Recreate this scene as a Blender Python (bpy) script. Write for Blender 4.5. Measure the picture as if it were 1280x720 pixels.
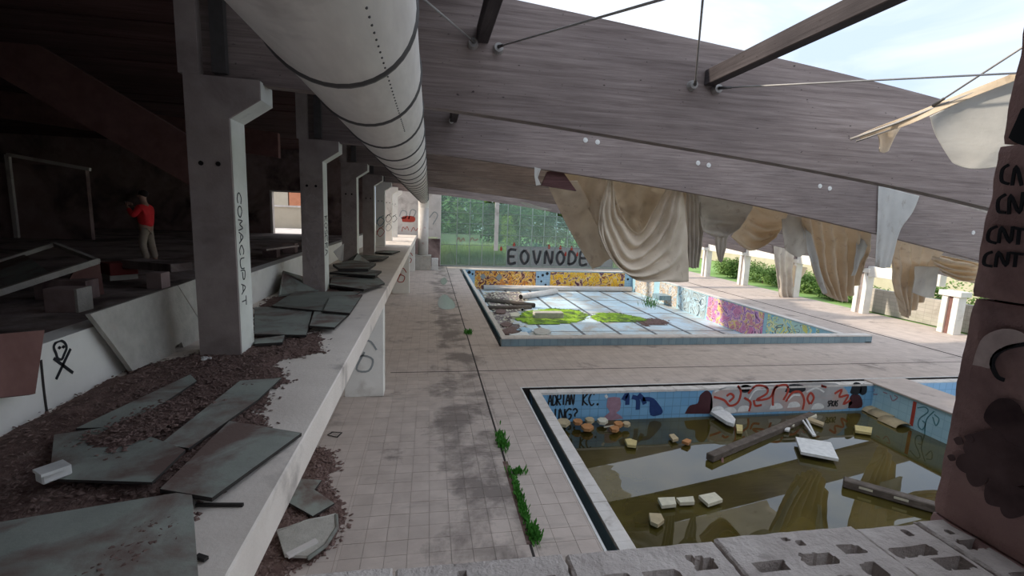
import bpy, bmesh, math, random
from mathutils import Vector, Matrix, noise
random.seed(7)
R = random.Random(11)
scene = bpy.context.scene
COL = scene.collection
for o in list(bpy.data.objects):
    bpy.data.objects.remove(o)

# ------------------------------------------------------------------ camera
FPX = 594.03
def axes(yaw, pitch, roll):
    f = Vector((math.sin(yaw)*math.cos(pitch), math.cos(yaw)*math.cos(pitch), -math.sin(pitch)))
    r = Vector((math.cos(yaw), -math.sin(yaw), 0)); u = r.cross(f)
    return math.cos(roll)*r+math.sin(roll)*u, -math.sin(roll)*r+math.cos(roll)*u, f
AR, AU, AF = axes(math.radians(10.0527), math.radians(8.7243), math.radians(2.189))
CAM = Vector((0, 0, 4.8))
cam = bpy.data.cameras.new('camera'); cam.sensor_width = 36; cam.lens = FPX/1280*36
cam.clip_start = .05; cam.clip_end = 800
camo = bpy.data.objects.new('camera', cam); COL.objects.link(camo)
camo.matrix_world = Matrix((( AR.x, AU.x, -AF.x, CAM.x), (AR.y, AU.y, -AF.y, CAM.y), (AR.z, AU.z, -AF.z, CAM.z), (0, 0, 0, 1)))
scene.camera = camo

# ------------------------------------------------------------------ light
scene.view_settings.view_transform = 'Standard'
scene.view_settings.look = 'None'
scene.view_settings.gamma = 1
scene.view_settings.use_curve_mapping = False
scene.view_settings.exposure = 1.6
world = bpy.data.worlds.new('sky'); scene.world = world; world.use_nodes = True
nt = world.node_tree; nt.nodes.clear()
wo = nt.nodes.new('ShaderNodeOutputWorld'); bg = nt.nodes.new('ShaderNodeBackground')
tc = nt.nodes.new('ShaderNodeTexCoord'); mp = nt.nodes.new('ShaderNodeMapping')
mp.inputs['Scale'].default_value = (1.6, 1.6, 4.5)
nz = nt.nodes.new('ShaderNodeTexNoise'); nz.inputs['Scale'].default_value = 1.5
nz.inputs['Detail'].default_value = 6; nz.inputs['Roughness'].default_value = .55; nz.inputs['Distortion'].default_value = .6
rp = nt.nodes.new('ShaderNodeValToRGB')
rp.color_ramp.elements[0].position = .34; rp.color_ramp.elements[0].color = (.25, .305, .395, 1)
rp.color_ramp.elements[1].position = .66; rp.color_ramp.elements[1].color = (.44, .45, .47, 1)
nt.links.new(tc.outputs['Generated'], mp.inputs['Vector']); nt.links.new(mp.outputs['Vector'], nz.inputs['Vector'])
nt.links.new(nz.outputs['Fac'], rp.inputs['Fac']); nt.links.new(rp.outputs['Color'], bg.inputs['Color'])
bg.inputs['Strength'].default_value = 1.0
nt.links.new(bg.outputs['Background'], wo.inputs['Surface'])
sun = bpy.data.lights.new('sun', 'SUN'); sun.energy = 1.5; sun.color = (1, .88, .72); sun.angle = math.radians(2.5)
suno = bpy.data.objects.new('sun', sun); COL.objects.link(suno)
SUNDIR = Vector((math.cos(math.radians(8)), -math.sin(math.radians(8)), -math.tan(math.radians(30))))   # travel direction
suno.rotation_euler = SUNDIR.to_track_quat('-Z', 'Y').to_euler()

# ------------------------------------------------------------------ helpers
def ray(px, py):
    return AF + AR*((px-640)/FPX) - AU*((py-360)/FPX)
def at(px, py, Y):
    d = ray(px, py); return CAM + d*(Y/d.y)
def zat(px, py, z):
    d = ray(px, py); return CAM + d*((z-CAM.z)/d.z)
def xat(px, py, X):
    d = ray(px, py); return CAM + d*(X/d.x)

def tag(o, label=None, cat=None, group=None, kind=None):
    if label: o['label'] = label
    if cat: o['category'] = cat
    if group: o['group'] = group
    if kind: o['kind'] = kind
    return o
def link(name, me, m=None, parent=None, loc=None):
    o = bpy.data.objects.new(name, me); COL.objects.link(o)
    if m is not None and len(me.materials) == 0: me.materials.append(m)
    if parent is not None:
        o.parent = parent
        o.matrix_parent_inverse = parent.matrix_basis.inverted()
    if loc is not None: o.location = loc
    return o
def empty(name, loc=(0, 0, 0)):
    o = bpy.data.objects.new(name, None); o.empty_display_size = .2; COL.objects.link(o); o.location = loc
    return o
def mesh(verts, faces, name='mesh', smooth=False):
    me = bpy.data.meshes.new(name); me.from_pydata([tuple(v) for v in verts], [], faces); me.update()
    if smooth:
        for p in me.polygons: p.use_smooth = True
    return me
def boxv(x0, x1, y0, y1, z0, z1):
    return [(x0,y0,z0),(x1,y0,z0),(x1,y1,z0),(x0,y1,z0),(x0,y0,z1),(x1,y0,z1),(x1,y1,z1),(x0,y1,z1)]
BF = [(0,3,2,1),(4,5,6,7),(0,1,5,4),(1,2,6,5),(2,3,7,6),(3,0,4,7)]
class MB:
    def __init__(s): s.v = []; s.f = []
    def add(s, v, f):
        n = len(s.v); s.v += [tuple(q) for q in v]; s.f += [tuple(i+n for i in q) for q in f]; return s
    def box(s, *a): return s.add(boxv(*a), BF)
    def bar(s, a, b, w, h, up=(0, 0, 1)):
        a = Vector(a); b = Vector(b); d = (b-a).normalized(); up = Vector(up)
        if abs(d.dot(up)) > .98: up = Vector((0, 1, 0))
        sx = d.cross(up).normalized(); sz = sx.cross(d).normalized()
        v = []
        for p in (a, b):
            for i, j in ((-1,-1),(1,-1),(1,1),(-1,1)): v.append(p+sx*i*w/2+sz*j*h/2)
        return s.add(v, [(3,2,1,0),(4,5,6,7),(0,1,5,4),(1,2,6,5),(2,3,7,6),(3,0,4,7)])
    def tube(s, pts, r, n=10, cap=True):
        pts = [Vector(p) for p in pts]; rr = r if isinstance(r, (list, tuple)) else [r]*len(pts)
        rings = []
        for i, p in enumerate(pts):
            d = (pts[min(i+1, len(pts)-1)]-pts[max(i-1, 0)]).normalized()
            up = Vector((0, 0, 1)) if abs(d.z) < .95 else Vector((0, 1, 0))
            sx = d.cross(up).normalized(); sz = sx.cross(d).normalized()
            rings.append([p+sx*math.cos(t*2*math.pi/n)*rr[i]+sz*math.sin(t*2*math.pi/n)*rr[i] for t in range(n)])
        v = [q for g in rings for q in g]; f = []
        for i in range(len(pts)-1):
            for t in range(n):
                a = i*n+t; b = i*n+(t+1) % n; f.append((a, b, b+n, a+n))
        if cap: f.append(tuple(range(n-1, -1, -1))); f.append(tuple((len(pts)-1)*n+t for t in range(n)))
        return s.add(v, f)
    def poly(s, pts, th, direction=None):
        pts = [Vector(p) for p in pts]; n = len(pts)
        nn = Vector((0, 0, 0))
        for i in range(n):
            a = pts[i]; b = pts[(i+1) % n]; nn += a.cross(b)
        nn.normalize()
        d = nn if direction is None else Vector(direction).normalized()
        lo = [p-d*th for p in pts]
        f = [tuple(range(n)), tuple(range(2*n-1, n-1, -1))]
        for i in range(n): f.append((i, n+i, n+(i+1) % n, (i+1) % n))
        return s.add(pts+lo, f)
    def ball(s, c, rx, ry, rz, seg=12, rings=8, jit=0):
        c = Vector(c); v = []; f = []
        for i in range(rings+1):
            th = math.pi*i/rings
            for j in range(seg):
                ph = 2*math.pi*j/seg
                k = 1+(R.uniform(-jit, jit) if jit else 0)
                v.append(c+Vector((rx*math.sin(th)*math.cos(ph)*k, ry*math.sin(th)*math.sin(ph)*k, rz*math.cos(th)*k)))
        for i in range(rings):
            for j in range(seg):
                a = i*seg+j; b = i*seg+(j+1) % seg; f.append((a, a+seg, b+seg, b))
        return s.add(v, f)
    def build(s, name, m, parent=None, smooth=False, bevel=0):
        me = mesh(s.v, s.f, name, smooth)
        if bevel:
            bm = bmesh.new(); bm.from_mesh(me)
            bmesh.ops.remove_doubles(bm, verts=bm.verts, dist=1e-5)
            bmesh.ops.bevel(bm, geom=bm.edges[:]+bm.verts[:], offset=bevel, segments=1, affect='EDGES')
            bm.to_mesh(me); bm.free()
        me.validate()
        o = link(name, me, m, parent)
        bm = bmesh.new(); bm.from_mesh(me); bmesh.ops.recalc_face_normals(bm, faces=bm.faces); bm.to_mesh(me); bm.free()
        return o

# ------------------------------------------------------------------ materials
def ramp(nt, pts):
    n = nt.nodes.new('ShaderNodeValToRGB'); cr = n.color_ramp
    while len(cr.elements) < len(pts): cr.elements.new(.5)
    for e, (p, c) in zip(cr.elements, pts): e.position = p; e.color = (c[0], c[1], c[2], 1)
    return n
def pos(nt, scale=(1, 1, 1), rot=(0, 0, 0)):
    g = nt.nodes.new('ShaderNodeNewGeometry'); m = nt.nodes.new('ShaderNodeMapping')
    m.inputs['Scale'].default_value = scale; m.inputs['Rotation'].default_value = rot
    nt.links.new(g.outputs['Position'], m.inputs['Vector']); return m.outputs['Vector']
def tnoise(nt, vec, scale, detail=4, rough=.55, dist=0):
    n = nt.nodes.new('ShaderNodeTexNoise'); n.inputs['Scale'].default_value = scale
    n.inputs['Detail'].default_value = detail; n.inputs['Roughness'].default_value = rough; n.inputs['Distortion'].default_value = dist
    nt.links.new(vec, n.inputs['Vector']); return n.outputs['Fac']
def mixc(nt, fac, a, b, mode='MIX'):
    n = nt.nodes.new('ShaderNodeMix'); n.data_type = 'RGBA'; n.blend_type = mode
    for k, s in ((0, fac), (6, a), (7, b)):
        if hasattr(s, 'links') or hasattr(s, 'is_linked'): nt.links.new(s, n.inputs[k])
        elif k == 0: n.inputs[0].default_value = s
        else: n.inputs[k].default_value = (s[0], s[1], s[2], 1)
    return n.outputs[2]
def newmat(name):
    m = bpy.data.materials.new(name); m.use_nodes = True
    return m, m.node_tree, m.node_tree.nodes['Principled BSDF']
def bump(nt, b, h, strength=.3, dist=.02):
    n = nt.nodes.new('ShaderNodeBump'); n.inputs['Strength'].default_value = strength; n.inputs['Distance'].default_value = dist
    nt.links.new(h, n.inputs['Height']); nt.links.new(n.outputs['Normal'], b.inputs['Normal'])
def surf(name, c1, c2, scale=3, rough=.85, c3=None, scale2=.7, t2=(.5, .65), stretch=(1, 1, 1), bmp=.25, bscale=None, spec=.3, rand=0):
    m, nt, b = newmat(name)
    v = pos(nt, stretch)
    n1 = tnoise(nt, v, scale, 6, .6)
    col = ramp(nt, [(.3, c1), (.7, c2)]); nt.links.new(n1, col.inputs['Fac']); out = col.outputs['Color']
    if c3 is not None:
        n2 = tnoise(nt, v, scale2, 5, .6, .4); r2 = ramp(nt, [(t2[0], (0, 0, 0)), (t2[1], (1, 1, 1))]); nt.links.new(n2, r2.inputs['Fac'])
        out = mixc(nt, r2.outputs['Color'], out, c3)
    if rand:
        oi = nt.nodes.new('ShaderNodeObjectInfo'); rr = ramp(nt, [(0, (1-rand,)*3), (1, (1, 1, 1))]); nt.links.new(oi.outputs['Random'], rr.inputs['Fac'])
        out = mixc(nt, 1.0, out, rr.outputs['Color'], 'MULTIPLY')
    nt.links.new(out, b.inputs['Base Color']); b.inputs['Roughness'].default_value = rough
    b.inputs['Specular IOR Level'].default_value = spec
    if bmp:
        n3 = tnoise(nt, v, bscale or scale*6, 5, .65); bump(nt, b, n3, bmp, .02)
    return m
def flat(name, c, rough=.7, metal=0, spec=.3):
    m, nt, b = newmat(name)
    n1 = tnoise(nt, pos(nt), 9, 3); k = ramp(nt, [(.3, [x*.86 for x in c]), (.7, [min(1, x*1.08) for x in c])])
    nt.links.new(n1, k.inputs['Fac']); nt.links.new(k.outputs['Color'], b.inputs['Base Color'])
    b.inputs['Roughness'].default_value = rough; b.inputs['Metallic'].default_value = metal; b.inputs['Specular IOR Level'].default_value = spec
    return m
def tiled(name, c1, c2, mortar, w, h, axis='XZ', ms=.008, rough=.35, dirt=None, spec=.4):
    """grid of tiles on a surface lying in the given plane"""
    m, nt, b = newmat(name)
    rot = {'XY': (0, 0, 0), 'XZ': (math.pi/2, 0, 0), 'YZ': (math.pi/2, 0, math.pi/2)}[axis]
    g = nt.nodes.new('ShaderNodeNewGeometry'); sx = nt.nodes.new('ShaderNodeSeparateXYZ'); cb = nt.nodes.new('ShaderNodeCombineXYZ')
    nt.links.new(g.outputs['Position'], sx.inputs[0])
    nt.links.new(sx.outputs[axis[0]], cb.inputs[0]); nt.links.new(sx.outputs[axis[1]], cb.inputs[1])
    br = nt.nodes.new('ShaderNodeTexBrick'); nt.links.new(cb.outputs[0], br.inputs['Vector'])
    br.offset = 0; br.inputs['Scale'].default_value = 1; br.inputs['Brick Width'].default_value = w; br.inputs['Row Height'].default_value = h
    br.inputs['Mortar Size'].default_value = ms; br.inputs['Color1'].default_value = (*c1, 1); br.inputs['Color2'].default_value = (*c2, 1)
    br.inputs['Mortar'].default_value = (*mortar, 1); br.inputs['Bias'].default_value = 0
    out = br.outputs['Color']
    if dirt:
        n = tnoise(nt, g.outputs['Position'], dirt[1], 6, .65, .5); r = ramp(nt, [(dirt[2], (0, 0, 0)), (dirt[3], (1, 1, 1))]); nt.links.new(n, r.inputs['Fac'])
        out = mixc(nt, r.outputs['Color'], out, dirt[0])
    nt.links.new(out, b.inputs['Base Color']); b.inputs['Roughness'].default_value = rough; b.inputs['Specular IOR Level'].default_value = spec
    bump(nt, b, br.outputs['Fac'], -.4, .01)
    return m
def deckmat(name, grid):
    m, nt, b = newmat(name)
    g = nt.nodes.new('ShaderNodeNewGeometry'); P = g.outputs['Position']
    n1 = tnoise(nt, P, 2.2, 6, .6); c = ramp(nt, [(.3, (.49, .415, .37)), (.7, (.61, .525, .47))]); nt.links.new(n1, c.inputs['Fac']); out = c.outputs['Color']
    if grid:
        br = nt.nodes.new('ShaderNodeTexBrick'); nt.links.new(P, br.inputs['Vector']); br.offset = 0
        br.inputs['Scale'].default_value = 1; br.inputs['Brick Width'].default_value = .31; br.inputs['Row Height'].default_value = .31; br.inputs['Mortar Size'].default_value = .006
        br.inputs['Color1'].default_value = (1, 1, 1, 1); br.inputs['Color2'].default_value = (.93, .93, .93, 1); br.inputs['Mortar'].default_value = (.74, .71, .69, 1)
        out = mixc(nt, 1.0, out, br.outputs['Color'], 'MULTIPLY')
    else:
        oi = nt.nodes.new('ShaderNodeObjectInfo'); rr = ramp(nt, [(0, (.88, .88, .88)), (1, (1.0, 1.0, 1.0))]); nt.links.new(oi.outputs['Random'], rr.inputs['Fac'])
        out = mixc(nt, 1.0, out, rr.outputs['Color'], 'MULTIPLY')
    # water stains that follow the drain line (a band in X), and scattered grime
    sp = nt.nodes.new('ShaderNodeSeparateXYZ'); nt.links.new(P, sp.inputs[0])
    md = nt.nodes.new('ShaderNodeMath'); md.operation = 'SUBTRACT'; nt.links.new(sp.outputs['X'], md.inputs[0]); md.inputs[1].default_value = .95
    ma = nt.nodes.new('ShaderNodeMath'); ma.operation = 'ABSOLUTE'; nt.links.new(md.outputs[0], ma.inputs[0])
    mm = nt.nodes.new('ShaderNodeMapRange'); nt.links.new(ma.outputs[0], mm.inputs['Value'])
    mm.inputs['From Min'].default_value = .35; mm.inputs['From Max'].default_value = 1.1; mm.inputs['To Min'].default_value = .13; mm.inputs['To Max'].default_value = -.02
    n2 = tnoise(nt, P, .75, 6, .68, .3)
    ad = nt.nodes.new('ShaderNodeMath'); ad.operation = 'ADD'; nt.links.new(n2, ad.inputs[0]); nt.links.new(mm.outputs[0], ad.inputs[1])
    r2 = ramp(nt, [(.56, (0, 0, 0)), (.70, (.85, .85, .85))]); nt.links.new(ad.outputs[0], r2.inputs['Fac'])
    out = mixc(nt, r2.outputs['Color'], out, (.19, .16, .145))
    n4 = tnoise(nt, pos(nt, (.35, 1.6, 1)), .8, 6, .7, .2); r4 = ramp(nt, [(.58, (0, 0, 0)), (.7, (.8, .8, .8))]); nt.links.new(n4, r4.inputs['Fac'])
    out = mixc(nt, r4.outputs['Color'], out, (.29, .25, .22))
    nt.links.new(out, b.inputs['Base Color'])
    b.inputs['Roughness'].default_value = .78; b.inputs['Specular IOR Level'].default_value = .35
    bump(nt, b, tnoise(nt, P, 30, 4), .15, .01)
    return m
def mural(name, pal, scale, axis, edge=(.03, .02, .02), thick=.05, warp=.9):
    """wildstyle lettering: contour bands of a warped noise, outlined, over coloured cells"""
    m, nt, b = newmat(name); v = pos(nt)
    n = tnoise(nt, v, scale*.42, 1.0, .4, 1.8)
    mu = nt.nodes.new('ShaderNodeMath'); mu.operation = 'MULTIPLY'; nt.links.new(n, mu.inputs[0]); mu.inputs[1].default_value = 6.5
    fr = nt.nodes.new('ShaderNodeMath'); fr.operation = 'FRACT'; nt.links.new(mu.outputs[0], fr.inputs[0])
    fl_ = nt.nodes.new('ShaderNodeMath'); fl_.operation = 'FLOOR'; nt.links.new(mu.outputs[0], fl_.inputs[0])
    wn = nt.nodes.new('ShaderNodeTexWhiteNoise'); wn.noise_dimensions = '1D'; nt.links.new(fl_.outputs[0], wn.inputs['W'])
    n2 = tnoise(nt, v, scale*.8, 1, .4, .8)
    k = ramp(nt, [(0 if i == 0 else .34+.32*i/len(pal), c) for i, c in enumerate(pal)]); k.color_ramp.interpolation = 'CONSTANT'; nt.links.new(n2, k.inputs['Fac'])
    e = ramp(nt, [(.0, (1, 1, 1)), (thick*2.0, (1, 1, 1)), (thick*2.2, (0, 0, 0))]); nt.links.new(fr.outputs[0], e.inputs['Fac'])
    out = mixc(nt, e.outputs['Color'], k.outputs['Color'], edge)
    hl = ramp(nt, [(.80, (0, 0, 0)), (.86, (.3, .3, .3)), (.95, (.3, .3, .3))]); nt.links.new(fr.outputs[0], hl.inputs['Fac'])
    out = mixc(nt, hl.outputs['Color'], out, (.8, .76, .66))
    nt.links.new(out, b.inputs['Base Color']); b.inputs['Roughness'].default_value = .5
    return m

M = {}
M['deck'] = deckmat('deck_paving', True)
M['tile'] = deckmat('deck_tile', False)
M['grout'] = surf('grout', (.42, .365, .325), (.51, .445, .40), 6)
M['ledge'] = surf('gallery_concrete', (.74, .665, .595), (.86, .785, .71), 1.6, .9, (.34, .30, .27), .9, (.56, .72), bmp=.3, bscale=25)
M['column'] = surf('column_concrete', (.27, .225, .215), (.37, .32, .30), 2.5, .9, (.20, .165, .16), 1.2, (.55, .75), bmp=.3, bscale=20)  # dark base: shade of the column fronts put into the colour
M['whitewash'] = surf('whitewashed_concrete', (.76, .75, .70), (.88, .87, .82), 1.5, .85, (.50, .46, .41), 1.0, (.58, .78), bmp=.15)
M['plaster'] = surf('old_plaster', (.60, .57, .54), (.72, .68, .65), 1.2, .9, (.38, .34, .31), .8, (.55, .75), bmp=.15)
M['darkwall'] = surf('mottled_wall', (.28, .20, .19), (.40, .31, .29), 1.2, .95, (.10, .065, .065), .6, (.45, .65))  # reddish brown with darker noise patches
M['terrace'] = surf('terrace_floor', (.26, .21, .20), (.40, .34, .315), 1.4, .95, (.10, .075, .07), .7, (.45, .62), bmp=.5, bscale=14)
def woodmat(name, a, b_, c, rough=.7, ax=(.35, 3, 9)):
    m, nt, b = newmat(name)
    v = pos(nt, ax); n1 = tnoise(nt, v, 2.4, 8, .7, .3)
    k = ramp(nt, [(.28, a), (.52, b_), (.75, c)]); nt.links.new(n1, k.inputs['Fac'])
    n2 = tnoise(nt, pos(nt, (.25, 1, .6)), 1.1, 4); k2 = ramp(nt, [(.35, (.68, .66, .66)), (.7, (1.12, 1.1, 1.08))]); nt.links.new(n2, k2.inputs['Fac'])
    out = mixc(nt, 1.0, k.outputs['Color'], k2.outputs['Color'], 'MULTIPLY')
    n3 = tnoise(nt, pos(nt, (3.0, 3, 7)), 3.2, 2); k3 = ramp(nt, [(.70, (0, 0, 0)), (.76, (.85, .85, .85))]); nt.links.new(n3, k3.inputs['Fac'])
    out = mixc(nt, k3.outputs['Color'], out, (.03, .022, .022))
    nt.links.new(out, b.inputs['Base Color']); b.inputs['Roughness'].default_value = rough; b.inputs['Specular IOR Level'].default_value = .25
    bump(nt, b, n1, .35, .02); return m
M['beam'] = woodmat('weathered_glulam', (.165, .132, .125), (.285, .238, .226), (.40, .345, .33))
M['purlin'] = woodmat('purlin_wood', (.04, .034, .036), (.065, .056, .06), (.10, .088, .092), ax=(3, .35, 9))
M['ceil'] = woodmat('ceiling_board', (.07, .034, .034), (.115, .06, .06), (.17, .09, .09), .9)
M['timber'] = woodmat('wet_timber', (.07, .055, .045), (.14, .115, .095), (.22, .19, .16), ax=(2, 2, 6))
M['steel'] = flat('steel', (.36, .35, .34), .5, .3)
M['darksteel'] = flat('dark_steel', (.10, .095, .095), .55, .4)
M['white'] = flat('white_paint', (.72, .72, .70), .6)
M['cream'] = surf('cream_tile', (.64, .60, .56), (.78, .74, .70), 4, .6, (.44, .39, .35), 2.5, (.58, .75), rand=.12)
M['gutter'] = surf('gutter_dark', (.022, .018, .017), (.04, .034, .03), 3)
M['joint'] = flat('joint_dark', (.04, .034, .032), .9)
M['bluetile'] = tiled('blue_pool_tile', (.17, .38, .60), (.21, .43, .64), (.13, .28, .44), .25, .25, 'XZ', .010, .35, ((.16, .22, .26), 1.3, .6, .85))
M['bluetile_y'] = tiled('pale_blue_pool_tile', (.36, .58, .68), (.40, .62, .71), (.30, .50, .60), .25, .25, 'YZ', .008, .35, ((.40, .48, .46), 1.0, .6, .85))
M['bluefar'] = tiled('far_pool_tile', (.36, .55, .72), (.40, .60, .76), (.26, .42, .56), .25, .25, 'XZ', .01, .4, ((.36, .45, .5), 1.0, .6, .85))
M['fascia_blue'] = tiled('parapet_blue_tile', (.21, .32, .38), (.26, .37, .42), (.15, .24, .29), .3, .4, 'XZ', .012, .4, ((.17, .22, .24), .9, .5, .75))
M['poolfloor'] = tiled('far_pool_floor', (.56, .73, .83), (.64, .79, .87), (.48, .62, .70), 1.0, 1.0, 'XY', .012, .5, ((.50, .47, .42), .5, .44, .62))
M['lane'] = flat('lane_line', (.13, .14, .15), .6)
M['murA'] = mural('mural_orange', [(.70, .26, .04), (.90, .48, .05), (.80, .36, .08), (.95, .62, .08), (.85, .50, .25), (.14, .04, .05)], 2.6, 'XZ', (.16, .03, .03), .10)
M['murB'] = mural('mural_yellow', [(.92, .52, .02), (.95, .60, .03), (.90, .44, .03), (.98, .70, .06), (.75, .50, .32), (.12, .03, .07)], 2.8, 'XZ', (.30, .09, .03), .08)
M['murC'] = mural('mural_brown', [(.62, .60, .55), (.50, .36, .22), (.70, .66, .60), (.40, .50, .60), (.55, .42, .30)], 2.6, 'YZ', (.2, .16, .15), .07)
M['murD'] = mural('mural_grey', [(.36, .45, .48), (.40, .50, .54), (.45, .62, .72), (.34, .42, .45), (.50, .62, .68)], 1.5, 'YZ', (.06, .10, .14), .07)
M['murE'] = mural('mural_magenta', [(.68, .22, .42), (.75, .36, .55), (.42, .18, .52), (.80, .45, .58), (.85, .62, .25), (.72, .28, .34)], 2.2, 'YZ', (.16, .05, .16), .06)
M['murF'] = mural('mural_teal', [(.50, .70, .64), (.78, .74, .20), (.32, .64, .62), (.80, .80, .42), (.26, .58, .72)], 1.7, 'YZ', (.15, .22, .22), .05)
M['murG'] = surf('mural_silver', (.34, .33, .33), (.46, .45, .45), 3, .5, (.50, .36, .32), 1.1, (.5, .68), bmp=.05)
M['red'] = flat('spray_red', (.42, .06, .04), .6)
M['black'] = flat('spray_black', (.018, .02, .025), .6)
M['navy'] = flat('spray_navy', (.02, .05, .17), .6)
M['maroon'] = flat('spray_maroon', (.07, .022, .028), .6)
M['pink'] = flat('spray_pink', (.36, .22, .28), .6)
M['greyspray'] = flat('spray_grey', (.32, .35, .35), .6)
M['palespray'] = surf('spray_pale', (.26, .215, .21), (.36, .31, .30), 12, .7)
M['teal'] = flat('spray_teal', (.08, .22, .26), .6)
M['orange'] = flat('clay_orange', (.46, .22, .09), .8)
M['smoke'] = surf('spray_smoke', (.045, .026, .03), (.16, .105, .105), 7, .8, bmp=0)
M['palefist'] = surf('spray_whitish', (.50, .40, .38), (.78, .66, .62), 14, .8, bmp=0)
M['darkspray'] = flat('spray_charcoal', (.06, .065, .07), .6)
M['paleside'] = surf('pale_lit_side', (.66, .68, .62), (.80, .82, .76), 2, .8, (.45, .45, .41), 1.2, (.58, .75), bmp=.1)  # pale greenish tone carries the brightness of the columns' lit side
M['tan'] = flat('tan_debris', (.46, .37, .23), .8)
M['yellow'] = flat('yellow_foam', (.58, .48, .22), .8)
M['palefoam'] = flat('pale_foam', (.62, .58, .45), .8)
M['panel'] = surf('dusty_dark_panel', (.29, .32, .285), (.41, .44, .395), 1.6, .75, (.22, .155, .135), 1.5, (.48, .64), bmp=.25, bscale=18, rand=.3)
M['panel_edge'] = flat('panel_edge', (.04, .035, .033), .8)
M['dirt'] = surf('leaf_dirt', (.10, .058, .05), (.23, .15, .13), 8, .95, (.32, .24, .21), 5, (.6, .75), bmp=1, bscale=40)
M['chip'] = surf('dirt_chip', (.14, .085, .072), (.30, .21, .185), 40, .95, rand=.2, bmp=0)
M['slab'] = surf('rough_slab', (.40, .385, .345), (.54, .52, .47), 5, .95, (.52, .44, .37), 2.2, (.56, .72), bmp=.7, bscale=22)
M['rust'] = surf('rust_brown_board', (.17, .085, .075), (.24, .13, .115), 3, .9)
M['redblock'] = surf('red_bench', (.16, .03, .028), (.23, .05, .045), 3, .9)
M['block'] = surf('cement_block', (.64, .57, .53), (.82, .75, .70), 9, .95, (.42, .36, .33), 4, (.56, .72), bmp=.7, bscale=45, rand=.1)
M['jamb'] = surf('jamb_block', (.40, .25, .235), (.54, .36, .335), 5, .95, (.20, .13, .135), 2.2, (.5, .7), bmp=.5, bscale=35)
M['hole'] = flat('hole_shade', (.012, .009, .009), 1)  # near-black colour stands in for the shade inside holes
def ductmat():
    m, nt, b = newmat('duct_metal'); v = pos(nt, (4, .8, 4)); n1 = tnoise(nt, v, 3, 6, .6)
    k = ramp(nt, [(.3, (.66, .625, .59)), (.7, (.78, .745, .705))]); nt.links.new(n1, k.inputs['Fac'])
    n2 = tnoise(nt, pos(nt), 1.3, 5, .6); r2 = ramp(nt, [(.6, (0, 0, 0)), (.74, (.6, .6, .6))]); nt.links.new(n2, r2.inputs['Fac'])
    nt.links.new(mixc(nt, r2.outputs['Color'], k.outputs['Color'], (.24, .21, .2)), b.inputs['Base Color'])
    b.inputs['Roughness'].default_value = .55; b.inputs['Metallic'].default_value = .15; return m
M['duct'] = ductmat()
M['duct_pale'] = surf('pipe_paint', (.56, .53, .50), (.70, .67, .64), 2, .7, (.42, .24, .22), 1.6, (.62, .72))
def cloth(name, a, b_, tr=.25):
    m, nt, b = newmat(name); nt.nodes.remove(b); o = nt.nodes['Material Output']
    n1 = tnoise(nt, pos(nt), 1.6, 6, .6); k = ramp(nt, [(.3, a), (.7, b_)]); nt.links.new(n1, k.inputs['Fac'])
    n2 = tnoise(nt, pos(nt, (1, 1, .4)), 3.2, 5, .7); r2 = ramp(nt, [(.58, (1, 1, 1)), (.75, (.62, .56, .5))]); nt.links.new(n2, r2.inputs['Fac'])
    c = mixc(nt, 1.0, k.outputs['Color'], r2.outputs['Color'], 'MULTIPLY')
    d = nt.nodes.new('ShaderNodeBsdfDiffuse'); t = nt.nodes.new('ShaderNodeBsdfTranslucent'); mx = nt.nodes.new('ShaderNodeMixShader'); mx.inputs[0].default_value = tr
    nt.links.new(c, d.inputs['Color']); nt.links.new(c, t.inputs['Color']); nt.links.new(d.outputs[0], mx.inputs[1]); nt.links.new(t.outputs[0], mx.inputs[2]); nt.links.new(mx.outputs[0], o.inputs['Surface'])
    bp = nt.nodes.new('ShaderNodeBump'); bp.inputs['Strength'].default_value = .25; bp.inputs['Distance'].default_value = .04
    nt.links.new(tnoise(nt, pos(nt), 6, 4, .6), bp.inputs['Height']); nt.links.new(bp.outputs[0], d.inputs['Normal'])
    return m
M['cloth'] = cloth('beige_sheet', (.70, .61, .49), (.88, .79, .66), .25)
M['cloth_grey'] = cloth('grey_sheet', (.58, .53, .47), (.74, .69, .61), .25)
M['cloth_warm'] = cloth('ochre_sheet', (.80, .67, .50), (.92, .81, .66), .35)
M['cloth_white'] = cloth('white_sheet', (.66, .66, .64), (.78, .77, .74), .4)
M['membrane'] = cloth('roof_membrane', (.60, .55, .46), (.74, .68, .58), .5)
M['rooffelt'] = surf('torn_roof_felt', (.25, .22, .20), (.42, .38, .34), 6, .9)
def watermat():
    m, nt, b = newmat('murky_water')
    n1 = tnoise(nt, pos(nt), .45, 5, .6, .6); k = ramp(nt, [(.3, (.026, .021, .005)), (.5, (.055, .044, .009)), (.72, (.10, .078, .015))]); nt.links.new(n1, k.inputs['Fac'])
    nt.links.new(k.outputs['Color'], b.inputs['Base Color']); b.inputs['Roughness'].default_value = .015; b.inputs['IOR'].default_value = 1.7
    b.inputs['Specular IOR Level'].default_value = .5
    bump(nt, b, tnoise(nt, pos(nt), 1.2, 2), .012, .02); return m
M['water'] = watermat()
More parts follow.
